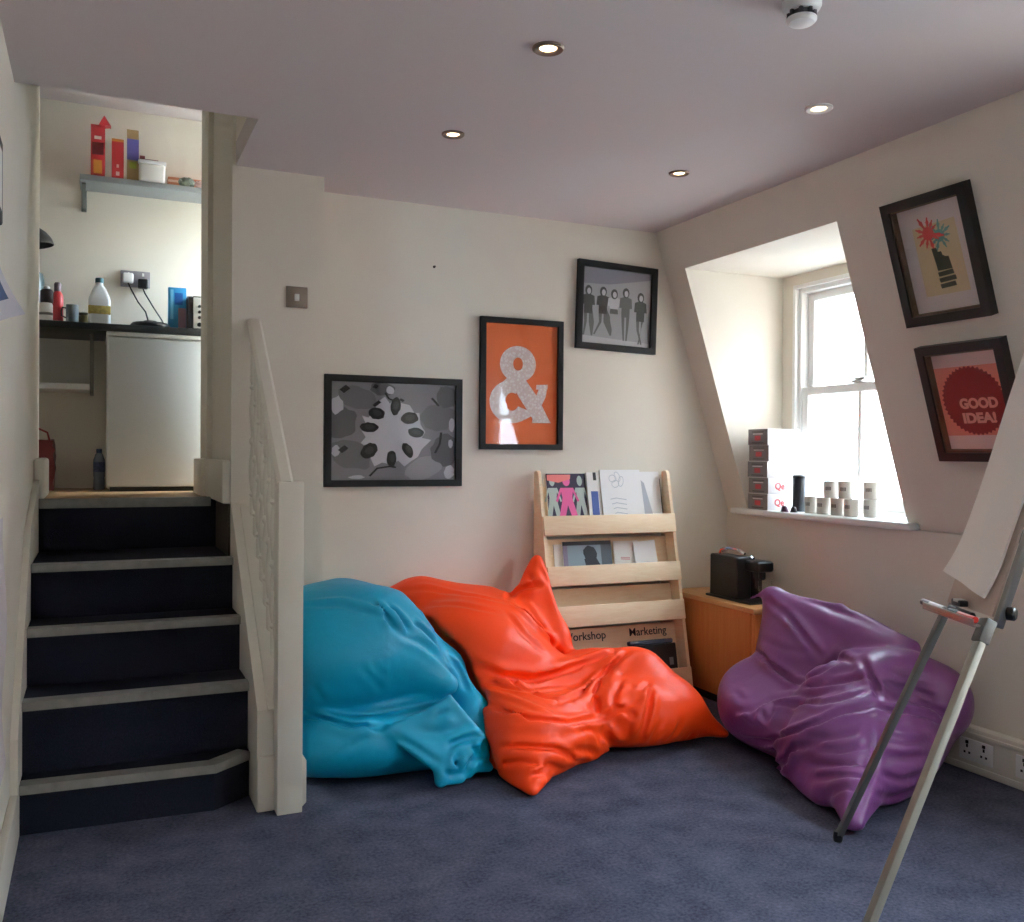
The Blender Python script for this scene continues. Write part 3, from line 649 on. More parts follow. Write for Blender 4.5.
def cov_bike(s, O, U, V, N, w, h):
    P = P_(w, h)
    flat(s, O, U, V, N, P([(0, 0), (.09, 0), (.09, 1), (0, 1)]), 1, 3); flat(s, O, U, V, N, P([(0, 0), (1, 0), (1, .1), (0, .1)]), 1.2, 1)
    flat(s, O, U, V, N, P([(.78, .1), (1, .1), (1, 1), (.78, 1)]), 1, 2)
    flat(s, O, U, V, N, P(ell(.55, .32, .14, .2, 0, 14, .2, 5)), 2, 1); flat(s, O, U, V, N, P([(.42, .45), (.66, .4), (.78, .7), (.74, .8), (.46, .7)]), 2.2, 1)
    flat(s, O, U, V, N, P(stroke([(.3, .9), (.45, .75), (.62, .82), (.8, .72)], .05)), 2.4, 1)
magazine('magazine', 'grey and blue magazine with a dark rider on its cover, second row', 1.985, 2.245, .588, .775, -.058, .007, mat('pale_blue_grey_cover', (150, 166, 176), .4), cov_bike, [mat('near_black_print', (44, 48, 54), .5), mat('slate_print', (88, 98, 106), .5), mat('mauve_print', (140, 128, 150), .5)])
def cov_lines(s, O, U, V, N, w, h):
    P = P_(w, h)
    for y in (.42, .46, .8): flat(s, O, U, V, N, P([(.25, y), (.62, y+.02), (.62, y+.045), (.25, y+.025)]), 1, 1)
magazine('brochure', 'white brochure with two thin pink lines, second row', 2.262, 2.40, .588, .770, -.060, .004, M['paper'], cov_lines, [mat('pink_line_print', (206, 150, 150), .7)], cat='brochure')
magazine('brochure', 'plain white brochure leaning right in the second row', 2.375, 2.50, .590, .762, -.050, .004, mat('bright_white_cover', (240, 240, 240), .4), tilt=.06, cat='brochure')
magazine('magazine', 'thin pale magazine edge behind the rider magazine, second row', 1.945, 2.02, .588, .765, -.069, .005, M['paper'])
t = thing('book', RO+RU*2.39+RV*.08-RN*.04, 'thick black book with a blue top edge on the lowest tier', 'book')
s = B(); obox(s, RO, RU, RV, RN, 2.268, 2.535, .078, .272, -.066, -.022, .005); obj('cover', s, mat('black_book_cover', (26, 28, 34), .35, .5), t)
s = B(); obox(s, RO, RU, RV, RN, 2.285, 2.528, .272, .294, -.062, -.030, .008); obj('top_edge', s, mat('blue_grey_gloss', (70, 86, 112), .2, .6), t)
s = B()
for q in ((2.325, 2.352, .225, .247), (2.325, 2.352, .20, .215), (2.33, 2.347, .165, .2), (2.375, 2.38, .16, .25), (2.49, 2.512, .17, .205)): obox(s, RO, RU, RV, RN, q[0], q[1], q[2], q[3], -.0222, -.0212)
obj('printed_marks', s, mat('grey_print', (150, 152, 158), .5), t)

# ------------------------------------------------------------------ cabinet and coffee machine
cb = thing('cabinet', (2.81, 3.55, 0), 'orange beech low cabinet in the corner behind the purple beanbag', 'cabinet')
s = B(); box(s, 2.645, 2.935, 3.285, 3.885, .04, .462, .002); obj('carcass', s, M['oak'], cb)
s = B(); box(s, 2.632, 2.94, 3.245, 3.892, .462, .485, .004); obj('top', s, M['oaktop'], cb)
s = B(); box(s, 2.646, 2.93, 3.252, 3.274, .045, .456, .002); do = obj('door', s, M['oak'], cb)
s = B(); box(s, 2.70, 2.712, 3.236, 3.252, .30, .40, .003); obj('handle', s, M['steel'], do)
s = B(); box(s, 2.66, 2.92, 3.31, 3.87, 0, .04); obj('plinth', s, M['blackplastic'], cb)
cf = thing('coffee_machine', (2.80, 3.55, .485), 'small black capsule coffee machine on the corner cabinet', 'coffee machine')
s = B(); box(s, 2.690, 2.775, 3.435, 3.645, .488, .690, .010, seg=3); obj('body', s, mat('matt_black_plastic', (34, 33, 33), .5, .4), cf)
s = B(); box(s, 2.776, 2.845, 3.44, 3.63, .488, .672, .012, seg=3); obj('water_tank', s, mat('dark_smoked_plastic', (20, 20, 24), .2, .5), cf)
s = B(); box(s, 2.735, 2.83, 3.345, 3.45, .626, .676, .012, seg=3); lathe(s, [(.016, 0), (.016, .03), (.010, .036)], (2.782, 3.372, .626), 16, axis=(0, 0, -1)); obj('brew_head', s, M['blackplastic'], cf)
s = B(); tube(s, [(2.715, 3.60, .688), (2.715, 3.59, .712), (2.735, 3.56, .722), (2.76, 3.52, .716), (2.76, 3.47, .70)], .007, 10); lathe(s, [(.02, 0), (.024, .012), (.014, .02)], (2.80, 3.48, .670), 16); obj('lever', s, M['chrome'], cf)
s = B(); box(s, 2.680, 2.86, 3.33, 3.665, .485, .497, .006); obj('drip_tray', s, M['blackplastic'], cf)
s = B(); lathe(s, [(.026, .0), (.030, .05), (.034, .085), (.031, .086), (.024, .006)], (2.80, 3.375, .497), 20, cap=False); obj('glass_cup', s, M['glass'], cf)

# ------------------------------------------------------------------ on the window sill
ZW = .8955
random.seed(3)
boxm = [mat('white_carton', (236, 234, 234), .5), mat('grey_carton_side', (128, 124, 124), .5), mat('red_carton_print', (188, 62, 66), .5), mat('dark_carton_print', (82, 76, 78), .5), mat('pale_blue_print', (170, 176, 196), .5)]
bh = .078; offs = [0, .003, -.004, .004, -.003]
labels = ['lowest white and grey capsule carton of the stack on the sill', 'second capsule carton from the bottom of the sill stack, red lettering', 'middle capsule carton of the stack on the sill', 'fourth capsule carton up in the sill stack, grey emblem', 'topmost white and grey capsule carton of the sill stack']
for k in range(5):
    z = ZW + k*(bh+.0008); x0, x1, y0, y1 = 2.945+offs[k], 3.05+offs[k], 3.535, 3.78
    t = thing('carton', ((x0+x1)/2, (y0+y1)/2, z), labels[k], 'box', 'capsule cartons stacked on the window sill')
    # narrow grey end faces the room (-X), long white side faces the camera side (-Y)
    s = B(); box(s, x0, x1+.09, y0, y1-.10, z, z+bh, .0015); obj('box', s, boxm[0], t)
    s = B(); box(s, x0-.0008, x0, y0+.001, y1-.101, z+.001, z+bh-.001); obj('end_panel', s, boxm[1], t)
    s = B()
    for q in ((.2, .8, .78, .86, 3), (.25, .75, .66, .72, 0), (.35, .65, .28, .58, 2), (.2, .8, .1, .18, 3)):
        box(s, x0-.0014, x0-.0008, y0+(y1-.1-y0)*q[0], y0+(y1-.1-y0)*q[1], z+bh*q[2], z+bh*q[3], mi=q[4])
    obj('printed_end', s, boxm, t); s = B()
    if k in (0, 1): text(s, 'Qe', .045, (x0+.07, y0-.0006, z+.022), X_, Z_, NB, mi=2, bold=.001)
    else:
        box(s, x0+.075, x0+.115, y0-.0008, y0, z+.03, z+.05, mi=4); box(s, x0+.10, x0+.14, y0-.0008, y0, z+.046, z+.054, mi=4)
    obj('printed_front', s, boxm, t)
t = thing('capsule_tube', (3.05, 3.435, ZW), 'tall black cylinder standing in front of the cartons on the sill', 'cylinder')
s = B(); lathe(s, [(.030, 0), (.031, .004), (.031, .158), (.028, .163)], (3.05, 3.435, ZW), 28); obj('body', s, mat('dark_blue_black_plastic', (30, 36, 44), .3, .5), t)
s = B(); lathe(s, [(.032, .158), (.032, .168), (.027, .173)], (3.05, 3.435, ZW), 28); obj('lid', s, M['blackplastic'], t)
mm = [mat('white_mug_glaze', (214, 208, 200), .25, .5), mat('brown_mug_print', (96, 84, 80), .4)]
def mug(x, y, z, label, turn):
    t = thing('mug', (x, y, z), label, 'mug', 'white printed mugs on the window sill')
    s = B(); lathe(s, [(.028, 0), (.031, .004), (.0315, .074), (.0305, .0755), (.0285, .074), (.028, .008), (.0, .007)], (x, y, z), 28, cap=False)
    poly(s, [(x+.028*math.cos(-k*math.pi/8), y+.028*math.sin(-k*math.pi/8), z) for k in range(16)])
    obj('cup', s, mm[0], t)
    h = B(); c, sn = math.cos(turn), math.sin(turn)
    tube(h, [(x+c*r, y+sn*r, z+zz) for r, zz in ((.030, .06), (.044, .062), (.052, .05), (.052, .03), (.043, .016), (.030, .016))], .0042, 8); obj('handle', h, mm[0], t)
    p = B()
    for k in range(5):
        a0 = turn+2.0+k*.17; a1 = a0+.11; r = .0319
        f = [(x+r*math.cos(a_), y+r*math.sin(a_), z+zz) for a_, zz in ((a0, .034), (a1, .034), (a1, .05), (a0, .05))]; poly(p, f)
    obj('printed_band', p, mm[1], t, smooth=False)
MUGS = [(3.02, 3.318, 0), (3.018, 3.238, 0), (3.02, 3.153, 0), (3.022, 3.074, 0), (3.07, 3.01, 0), (3.018, 3.196, 1), (3.024, 3.112, 1), (3.07, 3.01, 1)]
ML = ['mug nearest the black cylinder, on the sill', 'second mug of the bottom row from the black cylinder', 'third mug of the bottom row from the black cylinder', 'fourth mug of the bottom row from the black cylinder', 'bottom mug of the two-high stack furthest from the cylinder', 'upper mug nearest the cylinder, on the second and third mugs', 'middle upper mug, on the third and fourth mugs', 'top mug of the two-high stack furthest from the cylinder']
for (x, y, lv), lb in zip(MUGS, ML): mug(x, y, ZW+lv*.0765, lb, 1.2 if lv else .9)
for (x, y, lb, c, sz) in [(2.985, 3.462, 'dark plum coffee pod at the foot of the black cylinder', (62, 28, 48), .017), (2.972, 3.384, 'black coffee pod lying between the cylinder and the first mug', (28, 24, 28), .016), (2.958, 3.428, 'purple coffee pod at the front of the sill by the cylinder', (78, 40, 66), .016)]:
    t = thing('coffee_pod', (x, y, ZW), lb, 'coffee pod', 'loose coffee pods on the sill')
    s = B(); lathe(s, [(sz*1.15, 0), (sz*1.15, .002), (sz, .003), (sz*.75, .02), (sz*.45, .026)], (x, y, ZW), 20); obj('shell', s, mat('pod_foil', c, .3, .5, metal=.3), t)

# ------------------------------------------------------------------ flipchart easel
D = Vector
TA, TB = D((2.128, 1.812, .75)), D((2.035, 1.598, .75))
hdir = (TA-TB).normalized(); nout = D((hdir.y, -hdir.x, 0)); tau = math.radians(18)
tdir = nout*math.sin(tau) + Z_*math.cos(tau); bn = -(nout*math.cos(tau) - Z_*math.sin(tau))      # bn: the face that carries the paper
ez = thing('flipchart_easel', (1.95, 1.9, 0), 'grey metal tripod flipchart easel at the right edge', 'easel')
FA, FB = D((2.042, 2.117, 0)), D((1.585, 1.585, 0))
M['leg_grey'] = mat('dark_grey_metal_leg', (112, 112, 108), .4, .45, metal=.3)
M['leg_pale'] = mat('pale_grey_metal_leg', (158, 154, 142), .45, .45, metal=.2)
s = B(); beam(s, FA+Z_*.012, TA+Z_*-.01, .020, .020, nout, .003); lo = obj('leg', s, M['leg_grey'], ez)
s = B(); lathe(s, [(.013, 0), (.015, .012), (.013, .03)], FA, 12); obj('rubber_foot', s, M['blackplastic'], lo)
TBL = D((2.015, 1.60, .735))
s = B(); beam(s, FB+Z_*.012, TBL, .030, .020, hdir, .004); lo = obj('leg', s, M['leg_pale'], ez)
s = B(); lathe(s, [(.016, 0), (.018, .012), (.016, .03)], FB, 12); obj('rubber_foot', s, M['blackplastic'], lo)
FC = D((2.62, 1.55, 0)); TC = TA*.5+TB*.5+tdir*.25-bn*.06
s = B(); beam(s, FC+Z_*.012, TC, .022, .022, hdir, .003); lo = obj('leg', s, M['leg_grey'], ez)
s = B(); lathe(s, [(.013, 0), (.015, .012), (.013, .03)], FC, 12); obj('rubber_foot', s, M['blackplastic'], lo)
for p in (TA, TB):
    s = B(); beam(s, p-tdir*.01-bn*.018, p+tdir*.95-bn*.018, .022, .022, nout, .004); obj('rail', s, M['steel'], ez)
EW = (TA-TB).length
s = B(); obox(s, TB-bn*.006, hdir, tdir, bn, .008, EW+.004, .012, .95, 0, .006, .001); obj('board', s, mat('beige_board', (206, 188, 174), .6), ez)
s = B(); obox(s, TB, hdir, Z_, bn-Z_*bn.z, -.01, EW+.03, -.012, -.006, -.02, .055, .001); obox(s, TB, hdir, Z_, bn-Z_*bn.z, -.01, EW+.03, -.006, .008, .052, .055, .001); obj('pen_tray', s, M['steel'], ez)
s = B(); kp = TB+tdir*.03-bn*.02; lathe(s, [(.006, 0), (.006, .008), (.017, .010), (.017, .026), (.013, .030)], kp, 16, axis=(nout-hdir)); obj('knob', s, M['blackplastic'], ez)
s = B(); beam(s, TBL-D((.02, 0, .035)), TBL+D((.012, 0, .02)), .036, .03, hdir, .004); obj('clamp', s, M['leg_grey'], ez)
# paper pad hanging on the board, curling at the foot
fp = thing('flipchart_pad', TB+hdir*EW/2+tdir*.07, 'white paper pad hanging on the flipchart easel', 'flipchart pad')
s = B(); nI, nJ = 10, 40; grid = []
for lay in (0, 1):
    gg = []
    for i in range(nI+1):
        row = []
        for j in range(nJ+1):
            v = j/nJ; curl = .018*max(0, 1-v*7)**2 + .004*math.sin(i*.8+v*9)*(1-v)
            row.append(s.verts.new(TB+hdir*(.02+(EW+.0)*i/nI*.97)+tdir*(.05+.04*i/nI+.87*v)+bn*(.006+curl+lay*.006)))
        gg.append(row)
    grid.append(gg)
for lay in (0, 1):
    for i in range(nI):
        for j in range(nJ): s.faces.new((grid[lay][i][j], grid[lay][i+1][j], grid[lay][i+1][j+1], grid[lay][i][j+1]))
for i in range(nI):
    for j in (0, nJ): s.faces.new((grid[0][i][j], grid[0][i+1][j], grid[1][i+1][j], grid[1][i][j]))
for j in range(nJ):
    for i in (0, nI): s.faces.new((grid[0][i][j], grid[0][i][j+1], grid[1][i][j+1], grid[1][i][j]))
obj('sheets', s, mat('flipchart_paper', (248, 243, 236), .8, .2), fp)
tb = bn-Z_*bn.z; tb.normalize()
def marker(a, b, off, label, body, capc):
    p, q = TB+hdir*a+tb*off+Z_*.004, TB+hdir*b+tb*off+Z_*.004
    t = thing('marker', p, label, 'marker pen', 'pens in the easel tray'); d = (q-p).normalized(); L = (q-p).length
    s = B(); lathe(s, [(.006, 0), (.0085, .002), (.0085, L*.62), (.007, L*.64)], p, 14, axis=d); obj('barrel', s, mat('marker_barrel', body, .35), t)
    s = B(); lathe(s, [(.009, L*.62), (.009, L*.97), (.006, L)], p, 14, axis=d); obj('cap', s, mat('marker_cap', capc, .35), t)
marker(.0, .135, .040, 'red marker pen at the near end of the easel tray', (206, 54, 44), (30, 26, 28))
marker(.16, .10+.19, .040, 'white barrelled marker pen at the far end of the easel tray', (190, 190, 192), (60, 62, 68))
marker(.06, .18, .016, 'black marker pen lying behind the red one in the easel tray', (34, 34, 38), (26, 26, 30))
t = thing('board_eraser', TB+hdir*.14+tb*.02, 'small dark eraser with a pale band on the easel tray', 'eraser')
s = B(); obox(s, TB+Z_*.006, hdir, tb, Z_, .11, .16, .002, .024, .012, .028, .003); obj('felt', s, M['blackplastic'], t)
s = B(); obox(s, TB+Z_*.006, hdir, tb, Z_,   .122, .148, .001, .025, .022, .0295, .002); obj('band', s, M['paper'], t)

# ------------------------------------------------------------------ the kitchen up the stairs
ZT_ = 1.772; KW = 5.35
t = tag(obj('worktop', bx(-1.08, .62, 4.85, KW-.002, ZT_-.034, ZT_, .004), mat('charcoal_laminate', (48, 50, 50), .4, .4), origin=(-.2, 5.1, ZT_-.034)), 'dark charcoal kitchen worktop above the fridge', 'worktop')
fr = thing('fridge', (.29, 5.1, ZL), 'white under-counter fridge at the top of the stairs', 'fridge')
s = B(); box(s, .048, .548, 4.90, 5.32, ZL+.012, 1.732, .006); obj('cabinet_body', s, M['white'], fr)
s = B(); box(s, .045, .551, 4.855, 4.897, ZL+.022, 1.712, .012, seg=3); obj('door', s, mat('fridge_enamel', (214, 218, 220), .35, .5), fr)
s = B(); box(s, .043, .553, 4.852, 5.32, 1.716, 1.736, .005); obj('lid', s, M['white'], fr)
s = B(); box(s, .06, .54, 4.87, 4.91, ZL, ZL+.022); obj('kick_plate', s, M['blackplastic'], fr)
us = thing('under_shelf', (-.4, 5.2, 1.45), 'narrow white shelf under the kitchen worktop', 'shelf')
s = B(); box(s, -1.05, -.01, 5.06, KW-.002, 1.462, 1.492, .003); obj('board', s, M['white'], us)
s = B(); box(s, -.03, -.012, 5.0, 5.03, 1.455, ZT_-.035, .002); box(s, -.03, -.012, 5.0, KW-.005, 1.448, 1.462, .002); obj('bracket', s, mat('grey_bracket', (120, 112, 102), .5), us)
sh = thing('wall_shelf', (.3, 5.2, 2.5), 'grey shelf bracketed high on the kitchen wall', 'shelf')
s = B(); box(s, -.08, 1.0, 5.13, KW-.002, 2.522, 2.552, .003); obj('board', s, mat('pale_grey_shelf', (158, 164, 166), .5), sh)
for x in (-.062, .85):
    s = B(); box(s, x-.012, x+.012, KW-.012, KW-.002, 2.41, 2.522, .002); beam(s, (x, KW-.012, 2.425), (x, 5.17, 2.515), .02, .012, X_, .002); obj('bracket', s, M['leg_grey'], sh)
ZH = 2.5525
def carton(name, label, x0, x1, y0, y1, z0, z1, body, side, marks, top=None, cat='carton', group=None):
    t = thing(name, ((x0+x1)/2, (y0+y1)/2, z0), label, cat, group)
    s = B(); box(s, x0, x1, y0, y1, z0, z1, .0015); obj('box', s, body, t)
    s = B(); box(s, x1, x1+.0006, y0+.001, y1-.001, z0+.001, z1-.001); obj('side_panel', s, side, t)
    s = B(); w, h = x1-x0, z1-z0
    for i, (a, b, c, d, mt) in enumerate(marks): box(s, x0+w*a, x0+w*b, y0-.0008, y0, z0+h*c, z0+h*d, mi=i)
    obj('printed_front', s, [m_[4] for m_ in marks], t)
    if top == 'gable':
        s = B(); ym = (y0+y1)/2; prism(s, [(x0, y0, z1), (x0, ym-.004, z1+.04), (x0, ym+.004, z1+.04), (x0, y1, z1)], (w, 0, 0)); box(s, x0, x1, ym-.003, ym+.003, z1+.04, z1+.055); obj('gable_top', s, body, t)
    if top == 'flap':
        s = B(); prism(s, [(x1-.03, y0, z1), (x1, y0, z1), (x1+.022, y0, z1-.005+.01), (x1+.028, y0+.01, z1-.03+.035), (x1-.004, y0+.01, z1+.055)], (0, .05, 0)); obj('open_flap', s, body, t)
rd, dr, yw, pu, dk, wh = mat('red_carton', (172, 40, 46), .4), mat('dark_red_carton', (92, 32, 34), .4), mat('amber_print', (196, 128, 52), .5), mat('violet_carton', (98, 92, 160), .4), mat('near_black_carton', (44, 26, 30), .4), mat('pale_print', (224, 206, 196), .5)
carton('carton', 'tall red carton with an open top flap at the left end of the shelf', -.030, .036, 5.15, 5.23, ZH, 2.815, rd, dr, [(.1, .9, .42, .66, dr), (.2, .8, .06, .32, yw), (.25, .75, .72, .78, wh)], 'flap', group='cartons on the kitchen wall shelf')
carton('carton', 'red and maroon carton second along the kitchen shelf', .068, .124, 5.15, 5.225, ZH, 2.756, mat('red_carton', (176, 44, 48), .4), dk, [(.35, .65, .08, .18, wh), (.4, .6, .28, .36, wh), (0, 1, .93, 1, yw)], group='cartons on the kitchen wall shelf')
carton('carton', 'violet topped carton with a golden foot, third on the kitchen shelf', .140, .196, 5.16, 5.21, ZH, 2.768, mat('tan_carton', (168, 140, 96), .4), pu, [(0, 1, .50, 1, pu), (.2, .8, .3, .46, mat('lime_print', (158, 160, 60), .5))], 'gable', group='cartons on the kitchen wall shelf')
t = thing('storage_tub', (.262, 5.17, ZH), 'white plastic tub with a red lid clip on the kitchen shelf', 'tub')
s = B(); box(s, .196, .324, 5.125, 5.215, ZH, 2.648, .014, seg=3); obj('tub', s, M['white'], t)
s = B(); box(s, .192, .328, 5.121, 5.219, 2.645, 2.662, .006); obj('lid', s, mat('white_lid', (226, 226, 228), .4), t)
s = B(); box(s, .20, .225, 5.13, 5.15, 2.660, 2.682, .003); box(s, .225, .29, 5.135, 5.145, 2.660, 2.668, .002); obj('clip', s, mat('dark_red_clip', (120, 44, 48), .4), t)
t = thing('tray', (.48, 5.28, ZH), 'flat orange box lying at the back of the kitchen shelf', 'box')
s = B(); box(s, .345, .62, 5.26, 5.34, ZH, 2.628, .004); obj('box', s, mat('dull_orange_card', (192, 120, 86), .6), t)
s = B(); box(s, .345, .62, 5.258, 5.26, 2.60, 2.612); obj('band', s, mat('pale_band', (214, 180, 156), .6), t)
t = thing('snack_packet', (.43, 5.16, ZH), 'crumpled green and silver packet at the right end of the shelf', 'packet')
s = B(); sphere(s, (.43, 5.15, ZH+.022), .045, (1, .6, .55)); 
for v in s.verts: v.co += Vector((random.uniform(-.006, .006), random.uniform(-.004, .004), random.uniform(-.005, .005)))
for v in s.verts: v.co.z = max(v.co.z, ZH)
obj('packet', s, mat('green_grey_foil', (112, 124, 112), .3, .5), t, smooth=False)
t = thing('snack_packet', (.51, 5.15, ZH), 'crumpled pale pink wrapper beside the green packet', 'packet')
s = B(); sphere(s, (.51, 5.15, ZH+.018), .04, (1, .6, .5))
for v in s.verts: v.co += Vector((random.uniform(-.006, .006), random.uniform(-.004, .004), random.uniform(-.005, .005)))
for v in s.verts: v.co.z = max(v.co.z, ZH)
obj('packet', s, mat('pale_pink_wrapper', (214, 184, 180), .4), t, smooth=False)
# items on the worktop
ZC = ZT_+.0005
t = thing('milk_bottle', (.013, 5.0, ZC), 'plastic milk bottle with a teal cap on the worktop', 'milk bottle')
s = B()
def rr(hw, z, c=.7, n=6):
    out = []
    for q in range(4):
        for k in range(n):
            a_ = math.pi/2*(q+k/(n-1)); r = hw*(1-c); cx = (hw-r)*(1 if q in (0, 3) else -1); cy = (hw-r)*(1 if q < 2 else -1)
            out.append((.013+cx+r*math.cos(a_), 5.0+cy+r*math.sin(a_), z))
    return out
rings = [[s.verts.new(p) for p in rr(hw, ZC+z, c)] for hw, z, c in ((.046, 0, .7), (.050, .006, .7), (.050, .125, .7), (.047, .14, .6), (.030, .185, .4), (.017, .205, .1), (.0165, .218, .02))]
for a, b in zip(rings, rings[1:]):
    for k in range(len(a)): s.faces.new((a[k], a[(k+1) % len(a)], b[(k+1) % len(a)], b[k]))
s.faces.new(rings[0][::-1]); s.faces.new(rings[-1])
obj('bottle', s, mat('milky_plastic', (232, 236, 238), .35, .4), t)
s = B(); lathe(s, [(.0195, .215), (.0195, .236), (.017, .239)], (.013, 5.0, ZC), 20); obj('cap', s, mat('teal_cap', (58, 112, 122), .4), t)
s = B(); box(s, -.0375, .0635, 4.9488, 5.0512, ZC+.055, ZC+.098, .004); obj('label', s, mat('ochre_green_label', (168, 150, 82), .5, noise=.35, nscale=60), t)
t = thing('glass_jar', (-.075, 5.12, ZC), 'brown jar half hidden behind the milk bottle', 'jar')
s = B(); lathe(s, [(.028, 0), (.032, .006), (.032, .055), (.026, .065)], (-.055, 5.12, ZC), 20); obj('jar', s, mat('olive_brown_jar', (104, 92, 58), .3), t)
s = B(); lathe(s, [(.028, .065), (.028, .078)], (-.055, 5.12, ZC), 20); obj('lid', s, mat('dark_jar_lid', (70, 62, 46), .4), t)
t = thing('mug', (-.11, 5.1, ZC), 'grey blue mug standing on the worktop left of the milk', 'mug')
s = B(); lathe(s, [(.026, 0), (.029, .004), (.030, .112), (.027, .112), (.026, .01), (0, .009)], (-.11, 5.1, ZC), 24, cap=False); obj('cup', s, mat('grey_blue_glaze', (122, 132, 136), .3), t)
s = B(); tube(s, [(-.11-r, 5.09, ZC+z) for r, z in ((.028, .094), (.044, .096), (.05, .08), (.048, .055), (.028, .045))], .004, 8); obj('handle', s, mat('dark_handle', (74, 66, 66), .4), t)
t = thing('jar', (-.225, 5.05, ZC), 'white jar with a dark lid at the left end of the worktop', 'jar')
s = B(); lathe(s, [(.028, 0), (.031, .004), (.031, .098), (.026, .106)], (-.226, 5.05, ZC), 24); obj('pot', s, M['white'], t)
s = B(); lathe(s, [(.0312, .046), (.0316, .047), (.0316, .058), (.0312, .059)], (-.226, 5.05, ZC), 24, cap=False); obj('grey_band', s, M['leg_grey'], t)
s = B(); lathe(s, [(.027, .106), (.029, .112), (.029, .165), (.022, .172)], (-.222, 5.05, ZC), 24); obj('lid', s, mat('dark_plum_lid', (44, 28, 36), .35), t)
s = B(); lathe(s, [(.014, .172), (.014, .186), (.008, .19)], (-.222, 5.05, ZC), 16); obj('cap', s, M['white'], t)
t = thing('sauce_bottle', (-.178, 5.14, ZC), 'slim red bottle on the worktop behind the white jar', 'bottle')
s = B(); lathe(s, [(.024, 0), (.027, .005), (.027, .15), (.024, .165), (.015, .18)], (-.178, 5.14, ZC), 24); obj('bottle', s, mat('red_bottle', (196, 62, 66), .3), t)
s = B(); lathe(s, [(.016, .18), (.017, .215), (.012, .225)], (-.178, 5.14, ZC), 16); obj('cap', s, mat('mauve_grey_cap', (132, 112, 118), .4), t)
t = thing('kettle', (-.30, 5.15, ZC), 'grey teal rounded kettle half hidden behind the wall end', 'kettle')
s = B(); lathe(s, [(.06, 0), (.068, .02), (.072, .12), (.070, .20), (.058, .265), (.03, .285), (.008, .29)], (-.302, 5.17, ZC), 28); obj('body', s, mat('teal_grey_enamel', (74, 96, 98), .3), t)
s = B(); tube(s, [(-.36, 5.17, ZC+.25), (-.40, 5.17, ZC+.24), (-.41, 5.17, ZC+.15), (-.37, 5.17, ZC+.06)], .01, 10); obj('handle', s, M['blackplastic'], t)
s = B(); lathe(s, [(.012, .288), (.014, .30), (.009, .312)], (-.302, 5.17, ZC), 14); obj('lid_knob', s, M['blackplastic'], t)
t = thing('lamp', (-.27, 5.12, 2.17), 'black dome lamp shade beside the kitchen doorway', 'lamp')
s = B(); lathe(s, [(.092, 0), (.094, .004), (.088, .03), (.068, .062), (.036, .09), (.012, .10)], (-.285, 5.12, 2.165), 32, axis=(-.16, 0, 1), cap=False); lathe(s, [(.09, .004), (.084, .028), (.06, .06), (.0, .085)], (-.285, 5.12, 2.165), 32, axis=(-.16, 0, 1), cap=False); obj('shade', s, M['blackplastic'], t)
s = B(); tube(s, [(-.302, 5.12, 2.262), (-.33, 5.2, 2.36), (-.36, 5.30, 2.36), (-.37, KW-.004, 2.33)], .008, 10); lathe(s, [(.03, 0), (.03, .012)], (-.37, KW-.001, 2.33), 18, axis=(0, -1, 0)); obj('arm', s, M['blackplastic'], t)
# sockets and cords
t = thing('double_socket', (.19, KW, 2.08), 'steel double socket on the kitchen wall above the worktop', 'socket')
s = B(); box(s, .115, .262, KW-.012, KW-.001, 2.035, 2.122, .003); obj('plate', s, mat('steel_plate', (150, 148, 156), .35, .5, metal=.5), t)
s = B(); box(s, .150, .160, KW-.016, KW-.012, 2.095, 2.112, .001); box(s, .222, .232, KW-.016, KW-.012, 2.095, 2.112, .001); obj('rocker', s, M['white'], t)
def plug(label, x, z, body, pts):
    t = thing('plug', (x, KW-.03, z), label, 'plug', 'plugs in the kitchen socket')
    s = B(); box(s, x-.026, x+.026, KW-.052, KW-.0125, z-.026, z+.026, .008, seg=3); po = obj('plug_body', s, body, t)
    s = B(); tube(s, [(x, KW-.034, z-.024)]+pts, .0038, 8); obj('cord', s, M['blackplastic'], t)
plug('white plug on the left with a dark cord down to the worktop', .152, 2.078, M['white'], [(.165, KW-.05, 2.02), (.20, KW-.07, 1.95), (.235, 5.22, 1.89), (.243, 5.12, 1.83), (.243, 5.05, 1.792)])
plug('black plug on the right with a cord running behind the blue carton', .226, 2.052, M['blackplastic'], [(.235, KW-.05, 2.0), (.275, KW-.06, 1.93), (.32, KW-.06, 1.86), (.345, KW-.06, 1.80), (.36, KW-.07, ZC+.004)])
t = thing('kettle_stand', (.245, 4.965, ZC), 'round black kettle base on the worktop under the plugs', 'kettle base')
s = B(); lathe(s, [(.090, 0), (.093, .006), (.093, .016), (.084, .026), (.05, .030)], (.245, 4.965, ZC), 32); obj('base', s, M['blackplastic'], t)
s = B(); lathe(s, [(.03, .030), (.03, .038), (.014, .041)], (.245, 4.965, ZC), 20); obj('contact', s, M['leg_grey'], t)
bl = mat('bright_blue_carton', (52, 148, 204), .35)
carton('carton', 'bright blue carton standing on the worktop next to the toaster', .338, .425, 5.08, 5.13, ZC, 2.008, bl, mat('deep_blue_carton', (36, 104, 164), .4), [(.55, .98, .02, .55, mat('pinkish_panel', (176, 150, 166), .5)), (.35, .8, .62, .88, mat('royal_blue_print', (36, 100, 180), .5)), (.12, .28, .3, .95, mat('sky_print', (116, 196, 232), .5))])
t = thing('toaster', (.5, 5.05, ZC), 'black toaster with a white control panel at the end of the worktop', 'toaster')
